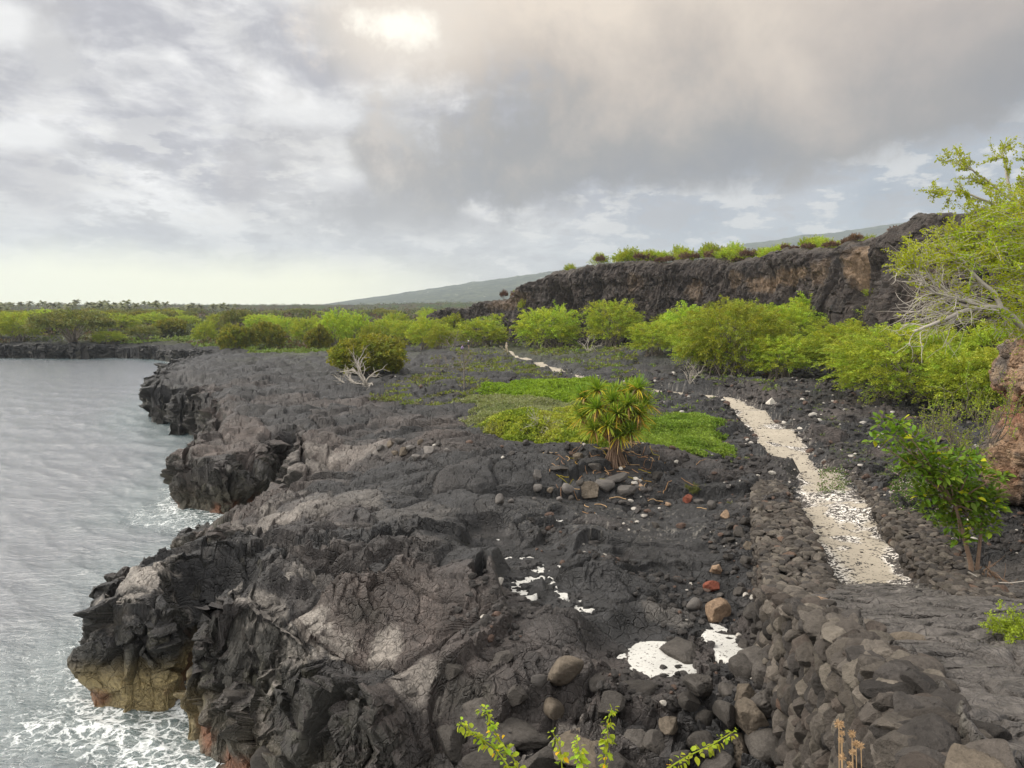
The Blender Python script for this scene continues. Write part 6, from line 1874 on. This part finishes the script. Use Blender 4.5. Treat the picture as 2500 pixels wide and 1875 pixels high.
wispy(955, 470, 3.2, 3.0, 13, .07, M_kiawe, 'thin airy grey-green shrub behind the broad-leaved shrub', seed=2, y=27.5)
wispy(985, 440, 2.5, 2.5, 8, .07, M_kiawe, 'small wispy shrub in front of the brown rock face', seed=3, y=29)
wispy(1006, 636, .8, .55, 12, .05, M_kiawe, 'small bright green weed at the inland edge of the ramp', 'weed', 4, 'plant')
wispy(693, 492, .9, .5, 9, .06, M_olive, 'dry yellowish weed beside the seaward path wall', 'weed', 5, 'plant')
def flowers(box, n, seed, spreadz=.3):
    r = np.random.RandomState(seed); b_ = Bag()
    for k in range(n):
        px, py = r.uniform(box[0], box[1]), r.uniform(box[2], box[3])
        p = W(px, py, .25); z_ = gz(p.x, p.y)
        c0 = np.array([p.x, p.y, z_ + r.uniform(.02, spreadz)])
        leaves(b_, c0 + r.randn(9, 3) * .06, r.randn(9, 3) + [0, 0, .8], .09, .5, np.array([(.10, .16, .035)]), .5, r)
        if k % 2 == 0: leaves(b_, c0 + [0, 0, .07] + r.randn(3, 3) * .03, r.randn(3, 3), .055, .9, np.array([(.55, .36, .46)]) if r.rand() < .7 else np.array([(.7, .62, .66)]), .5, r)
    return b_
tag(add_obj('pink_flowers', flowers((818, 850, 474, 497), 150, 3).mesh('pink_flowers', [M_cover])), kind='stuff')
tag(add_obj('pink_flowers', flowers((890, 940, 478, 535), 420, 4, .5).mesh('pink_flowers', [M_cover])), kind='stuff')
scatter('green_undergrowth', 900, ((835, 990), (440, 545)), lambda a, b_, p, q: (np.abs(q - (445 + (p - 835) * .55)) < 26) & offpath(a, b_), .32, [(.09, .17, .03), (.12, .19, .04), (.15, .19, .06)], .12, 16, seed=15, up=.9)
r = np.random.RandomState(8)
b_ = Bag(); branchy(b_, tuple(WY(968, 572, 23.5)), (1, -.2, -.25), 2.6, .03, 1, r, spread=.5, kids=2)
tag(add_obj('driftwood', b_.mesh('driftwood', [M_dead])), 'long pale bent stick lying in the dark hollow behind the inland wall', 'dead wood')
b_ = Bag(); tube(b_, [(0, 0, 0), (.15, .02, .05), (.32, 0, .04), (.45, .03, -.02)], [.012, .014, .012, .008], 5)
tag(add_obj('stick', b_.mesh('stick', [M_pale]), loc=WY(735, 637, 20.4) if False else on_ground(763, 656) + Vector((0, 0, .9)), scale=1.6), 'short white curved stick lying on the rubble under the ramp wall', 'dead wood')

# ------------------------------------------------------------------ vine sprigs and dry flower heads rising close to the camera
def sprig(pts, y0, label, seed, dens=1.0):
    r = np.random.RandomState(seed)
    P = np.array([np.array(WY(px, py, y0 + dy_)) for px, py, dy_ in pts])
    foot_ = P[0] + [0, .0, 0]; foot_ = np.array([foot_[0], min(foot_[1], 3.75), gz(foot_[0], min(foot_[1], 3.72))])
    P = np.concatenate([[foot_], P]); t0_ = np.linspace(0, 1, len(P)); t1_ = np.linspace(0, 1, 40)
    P = np.stack([np.interp(t1_, t0_, P[:, k]) for k in range(3)], 1); 
    for _ in range(3): P[1:-1] = (P[:-2] + 2 * P[1:-1] + P[2:]) / 4
    o = add_obj('vine_sprig', None, loc=P[0]); tag(o, label, 'plant', None)
    Q = P - P[0]; w_, l_ = Bag(), Bag(); tube(w_, Q, np.linspace(.006, .0022, 40), 5, (1, 1, 1))
    for i in range(10, 40):
        for k in range(max(1, int(3 * dens))):
            d = r.randn(3) + [0, 0, -.35]; c = np.array([1, 1, 1]) * r.uniform(.75, 1.3) * np.array([r.uniform(.75, 1.15), 1, 1])
            if r.rand() < .05: c = np.array([2.6, 1.3, .8])
            L_ = r.uniform(.018, .04) * (1.1 if i < 30 else .75)
            st_ = Q[i] + d / np.linalg.norm(d) * .02
            big_leaf(l_, st_, d, L_, L_ * .38, c, r)
    add_obj('leaves', l_.mesh('leaves', [M_vine]), o); add_obj('stem', w_.mesh('stem', [M_vine]), o)


sprig([(524, 790, 0), (516, 762, .1), (503, 745, .1), (492, 728, .1), (487, 712, .1), (482, 708, .1)], 3.9, 'arching vine sprig with yellowing leaves, the one nearest the water', 1, 1.2)
sprig([(515, 775, 0), (495, 748, .1), (478, 737, .1), (467, 728, .1), (459, 722, .1)], 3.85, 'short side shoot of vine pointing to the water beside the arching sprig', 2)
sprig([(563, 790, 0), (562, 765, .1), (560, 748, .1), (553, 733, .1)], 3.9, 'slim upright vine sprig just inland of the arching one', 3, .9)
sprig([(584, 790, 0), (582, 765, .1), (579, 752, .1), (577, 741, .1)], 3.8, 'short vine sprig with a big orange-yellow leaf', 4, 1.0)
sprig([(598, 795, 0), (604, 768, .1), (608, 745, .1), (607, 725, .1), (612, 708, .1)], 3.95, 'tallest straight vine sprig of the row', 5, 1.0)
sprig([(650, 800, 0), (668, 768, .1), (690, 755, .2), (712, 745, .2), (726, 736, .2), (735, 731, .2)], 3.9, 'long vine sprig bending towards the stone wall', 6, 1.0)
r = np.random.RandomState(3)
M_dry = plain('dry_flower', (0.40, 0.27, 0.15), nz=.35, sc=60)
for i, (px, py, w_) in enumerate([(839, 724, 8.5), (842, 733, 5), (841, 740, 5), (852, 734, 7), (856, 744, 6.5), (861, 746, 6.5), (853, 752, 6.5), (842, 757, 7), (850, 765, 6)]):
    y0 = 4.6 + (i % 3) * .1; c0 = WY(px, py, y0); rad_ = w_ / 2 / F_PX * y0
    f0 = Vector((c0.x + r.uniform(-.05, .05), 3.78 + .0, gz(c0.x, 3.78)))
    o = add_obj('dry_flower', None, loc=f0)
    tag(o, 'dry tan seed head on a stalk by the ramp wall, %s from the top' % ORD[i], 'flower', 'dry seed heads near the ramp wall')
    s_, h_ = Bag(), Bag(); e_ = np.array(c0 - f0)
    t_ = np.linspace(0, 1, 10)[:, None]; P = e_ * t_; P[:, 1] += np.sin(t_[:, 0] * 3.14) * .04
    tube(s_, P, .0035, 4)
    V, F = ico(1); h_.add(V * rad_ * .55 + e_, F)
    dv = r.randn(90, 3); dv /= np.linalg.norm(dv, axis=1)[:, None]
    leaves(h_, e_ + dv * rad_ * .35, dv, rad_ * .95, .28, (1, 1, 1), .25, r)
    add_obj('seed_head', h_.mesh('seed_head', [M_dry]), o); add_obj('stalk', s_.mesh('stalk', [M_dry]), o)

# ------------------------------------------------------------------ hikers
def person(px, py, h, pose, label, cols, hat=None, yaw=0.0):
    """body from one skinned skeleton; shirt and trousers are coloured by height on the same surface"""
    p0 = on_ground(px, py)
    e = add_obj('person', None, loc=p0, rot=(0, 0, yaw), scale=h / 1.72); tag(e, label, 'person')
    J = dict(pel=(0, 0, .93), bel=(0, 0, 1.10), ch=(0, -.01, 1.33), nk=(0, -.01, 1.47), hd=(0, -.02, 1.56), hd2=(0, -.03, 1.68),
             shl=(-.17, 0, 1.40), ell=(-.25, .02, 1.14), hal=(-.24, -.14, .93), shr=(.17, 0, 1.40), elr=(.26, .03, 1.15), har=(.24, -.12, .95),
             hl=(-.09, 0, .90), knl=(-.10, -.06, .50), anl=(-.10, .06, .08), tol=(-.10, -.10, .03), hr=(.09, 0, .90), knr=(.11, -.12, .51), anr=(.11, -.22, .08), tor=(.11, -.37, .05))
    if pose == 'crouch':
        J.update(pel=(0, .15, .42), bel=(0, .08, .58), ch=(0, -.04, .78), nk=(0, -.10, .90), hd=(0, -.14, .98), hd2=(0, -.17, 1.09), shl=(-.17, -.05, .84), ell=(-.24, -.22, .62), hal=(-.14, -.38, .52), shr=(.17, -.05, .84), elr=(.24, -.22, .62), har=(.14, -.40, .45),
                 hl=(-.1, .15, .40), knl=(-.16, -.28, .50), anl=(-.13, -.05, .08), tol=(-.14, -.2, .03), hr=(.1, .15, .40), knr=(.17, -.26, .48), anr=(.13, -.02, .08), tor=(.14, -.2, .03))
    rad_ = dict(pel=.15, bel=.13, ch=.15, nk=.055, hd=.085, hd2=.09, shl=.07, ell=.045, hal=.035, shr=.07, elr=.045, har=.035, hl=.10, knl=.065, anl=.045, tol=.04, hr=.10, knr=.065, anr=.045, tor=.04)
    ed = [('pel', 'bel'), ('bel', 'ch'), ('ch', 'nk'), ('nk', 'hd'), ('hd', 'hd2'), ('ch', 'shl'), ('shl', 'ell'), ('ell', 'hal'), ('ch', 'shr'), ('shr', 'elr'), ('elr', 'har'), ('pel', 'hl'), ('hl', 'knl'), ('knl', 'anl'), ('anl', 'tol'), ('pel', 'hr'), ('hr', 'knr'), ('knr', 'anr'), ('anr', 'tor')]
    ks = list(J); me = bpy.data.meshes.new('body'); me.from_pydata([J[k] for k in ks], [(ks.index(a), ks.index(b_)) for a, b_ in ed], [])
    o = add_obj('body', me, e); sk = o.modifiers.new('skin', 'SKIN')
    for i, k in enumerate(ks): me.skin_vertices[0].data[i].radius = (rad_[k], rad_[k] * .85)
    me.skin_vertices[0].data[0].use_root = True
    o.modifiers.new('sub', 'SUBSURF').render_levels = 2; o.modifiers['sub'].levels = 1
    m, t, b = new_mat('person_cloth')
    z_ = t.new('ShaderNodeSeparateXYZ'); t.l.new(t.new('ShaderNodeTexCoord').outputs['Object'], z_.inputs[0])
    xx_ = t.math('ABSOLUTE', z_.outputs[0])
    zw, zn = (.95, 1.47) if pose != 'crouch' else (.48, .90)
    c = t.mix(t.math('GREATER_THAN', z_.outputs[2], zw), cols[1], cols[0])
    c = t.mix(t.math('GREATER_THAN', z_.outputs[2], zn), c, (.42, .26, .18))
    t.l.new(c, b.inputs['Base Color']); b.inputs['Roughness'].default_value = .85
    me.materials.append(m)
    hb = Bag(); V, F = ico(2); hz = J['hd2'][2]; hy = J['hd2'][1]
    hb.add(V * [.105, .115, .07] + [0, hy + .01, hz + .05], F)
    if hat:
        ph = np.linspace(0, 6.283, 25)[:-1]
        for r0_, r1_, z0_, z1_ in [(.10, .19, .045, .025)]:
            V = np.concatenate([np.stack([np.cos(ph) * rr_, np.sin(ph) * rr_ + hy, np.full(24, hz + zz_)], 1) for rr_, zz_ in ((r0_, z0_), (r1_, z1_), (r1_, z1_ - .012), (r0_, z0_ - .015))])
            i_ = np.arange(24); j_ = (i_ + 1) % 24
            hb.add(V, np.concatenate([np.stack([k * 24 + i_, k * 24 + j_, (k + 1) * 24 + j_, (k + 1) * 24 + i_], 1) for k in range(3)]))
    add_obj('hat' if hat else 'hair', hb.mesh('hat', [plain('headwear', hat or (.05, .035, .025), nz=.1)]), e)
    if pose == 'pack':
        bb = Bag(); V, F = ico(2); bb.add(V * [.15, .10, .23] + [0, .17, 1.22], F); add_obj('backpack', bb.mesh('backpack', [plain('pack_cloth', (.03, .03, .035))]), e)


person(506.5, 352.5, 1.75, 'pack', 'person in beige with pale hat and dark backpack at the path end', ((.55, .47, .36), (.50, .40, .28)), (.7, .62, .5), .3)
person(468.5, 350, 1.75, 'walk', 'person in a dark top with a white hat standing on the lava', ((.02, .02, .025), (.30, .22, .15)), (.85, .83, .8), 2.6)
person(462, 350.5, 1.65, 'crouch', 'person in a lilac shirt crouching beside the one in a white hat', ((.36, .27, .48), (.22, .17, .28)), None, 1.8)
person(530.5, 348.8, 1.6, 'crouch', 'person in dark clothes crouching under the trees past the path end', ((.02, .02, .03), (.12, .12, .13)), (.6, .6, .6), -.6)

# ================================================================== haze
hz_m = bpy.data.materials.new('haze'); hz_m.use_nodes = True
nt_ = hz_m.node_tree; nt_.nodes.clear()
o_ = nt_.nodes.new('ShaderNodeOutputMaterial'); pv = nt_.nodes.new('ShaderNodeVolumePrincipled')
pv.inputs['Color'].default_value = (0.74, 0.84, 0.96, 1); pv.inputs['Density'].default_value = 0.000125; pv.inputs['Anisotropy'].default_value = 0.2
nt_.links.new(pv.outputs[0], o_.inputs['Volume'])
V = [(x_, y_, z_) for x_ in (-4600, 5600) for y_ in (-1000, 5200) for z_ in (-14, 420)]
me = bpy.data.meshes.new('haze'); me.from_pydata(V, [], [(0, 1, 3, 2), (4, 6, 7, 5), (0, 4, 5, 1), (2, 3, 7, 6), (0, 2, 6, 4), (1, 5, 7, 3)]); me.materials.append(hz_m)
hz_o = tag(add_obj('haze', me), kind='stuff')
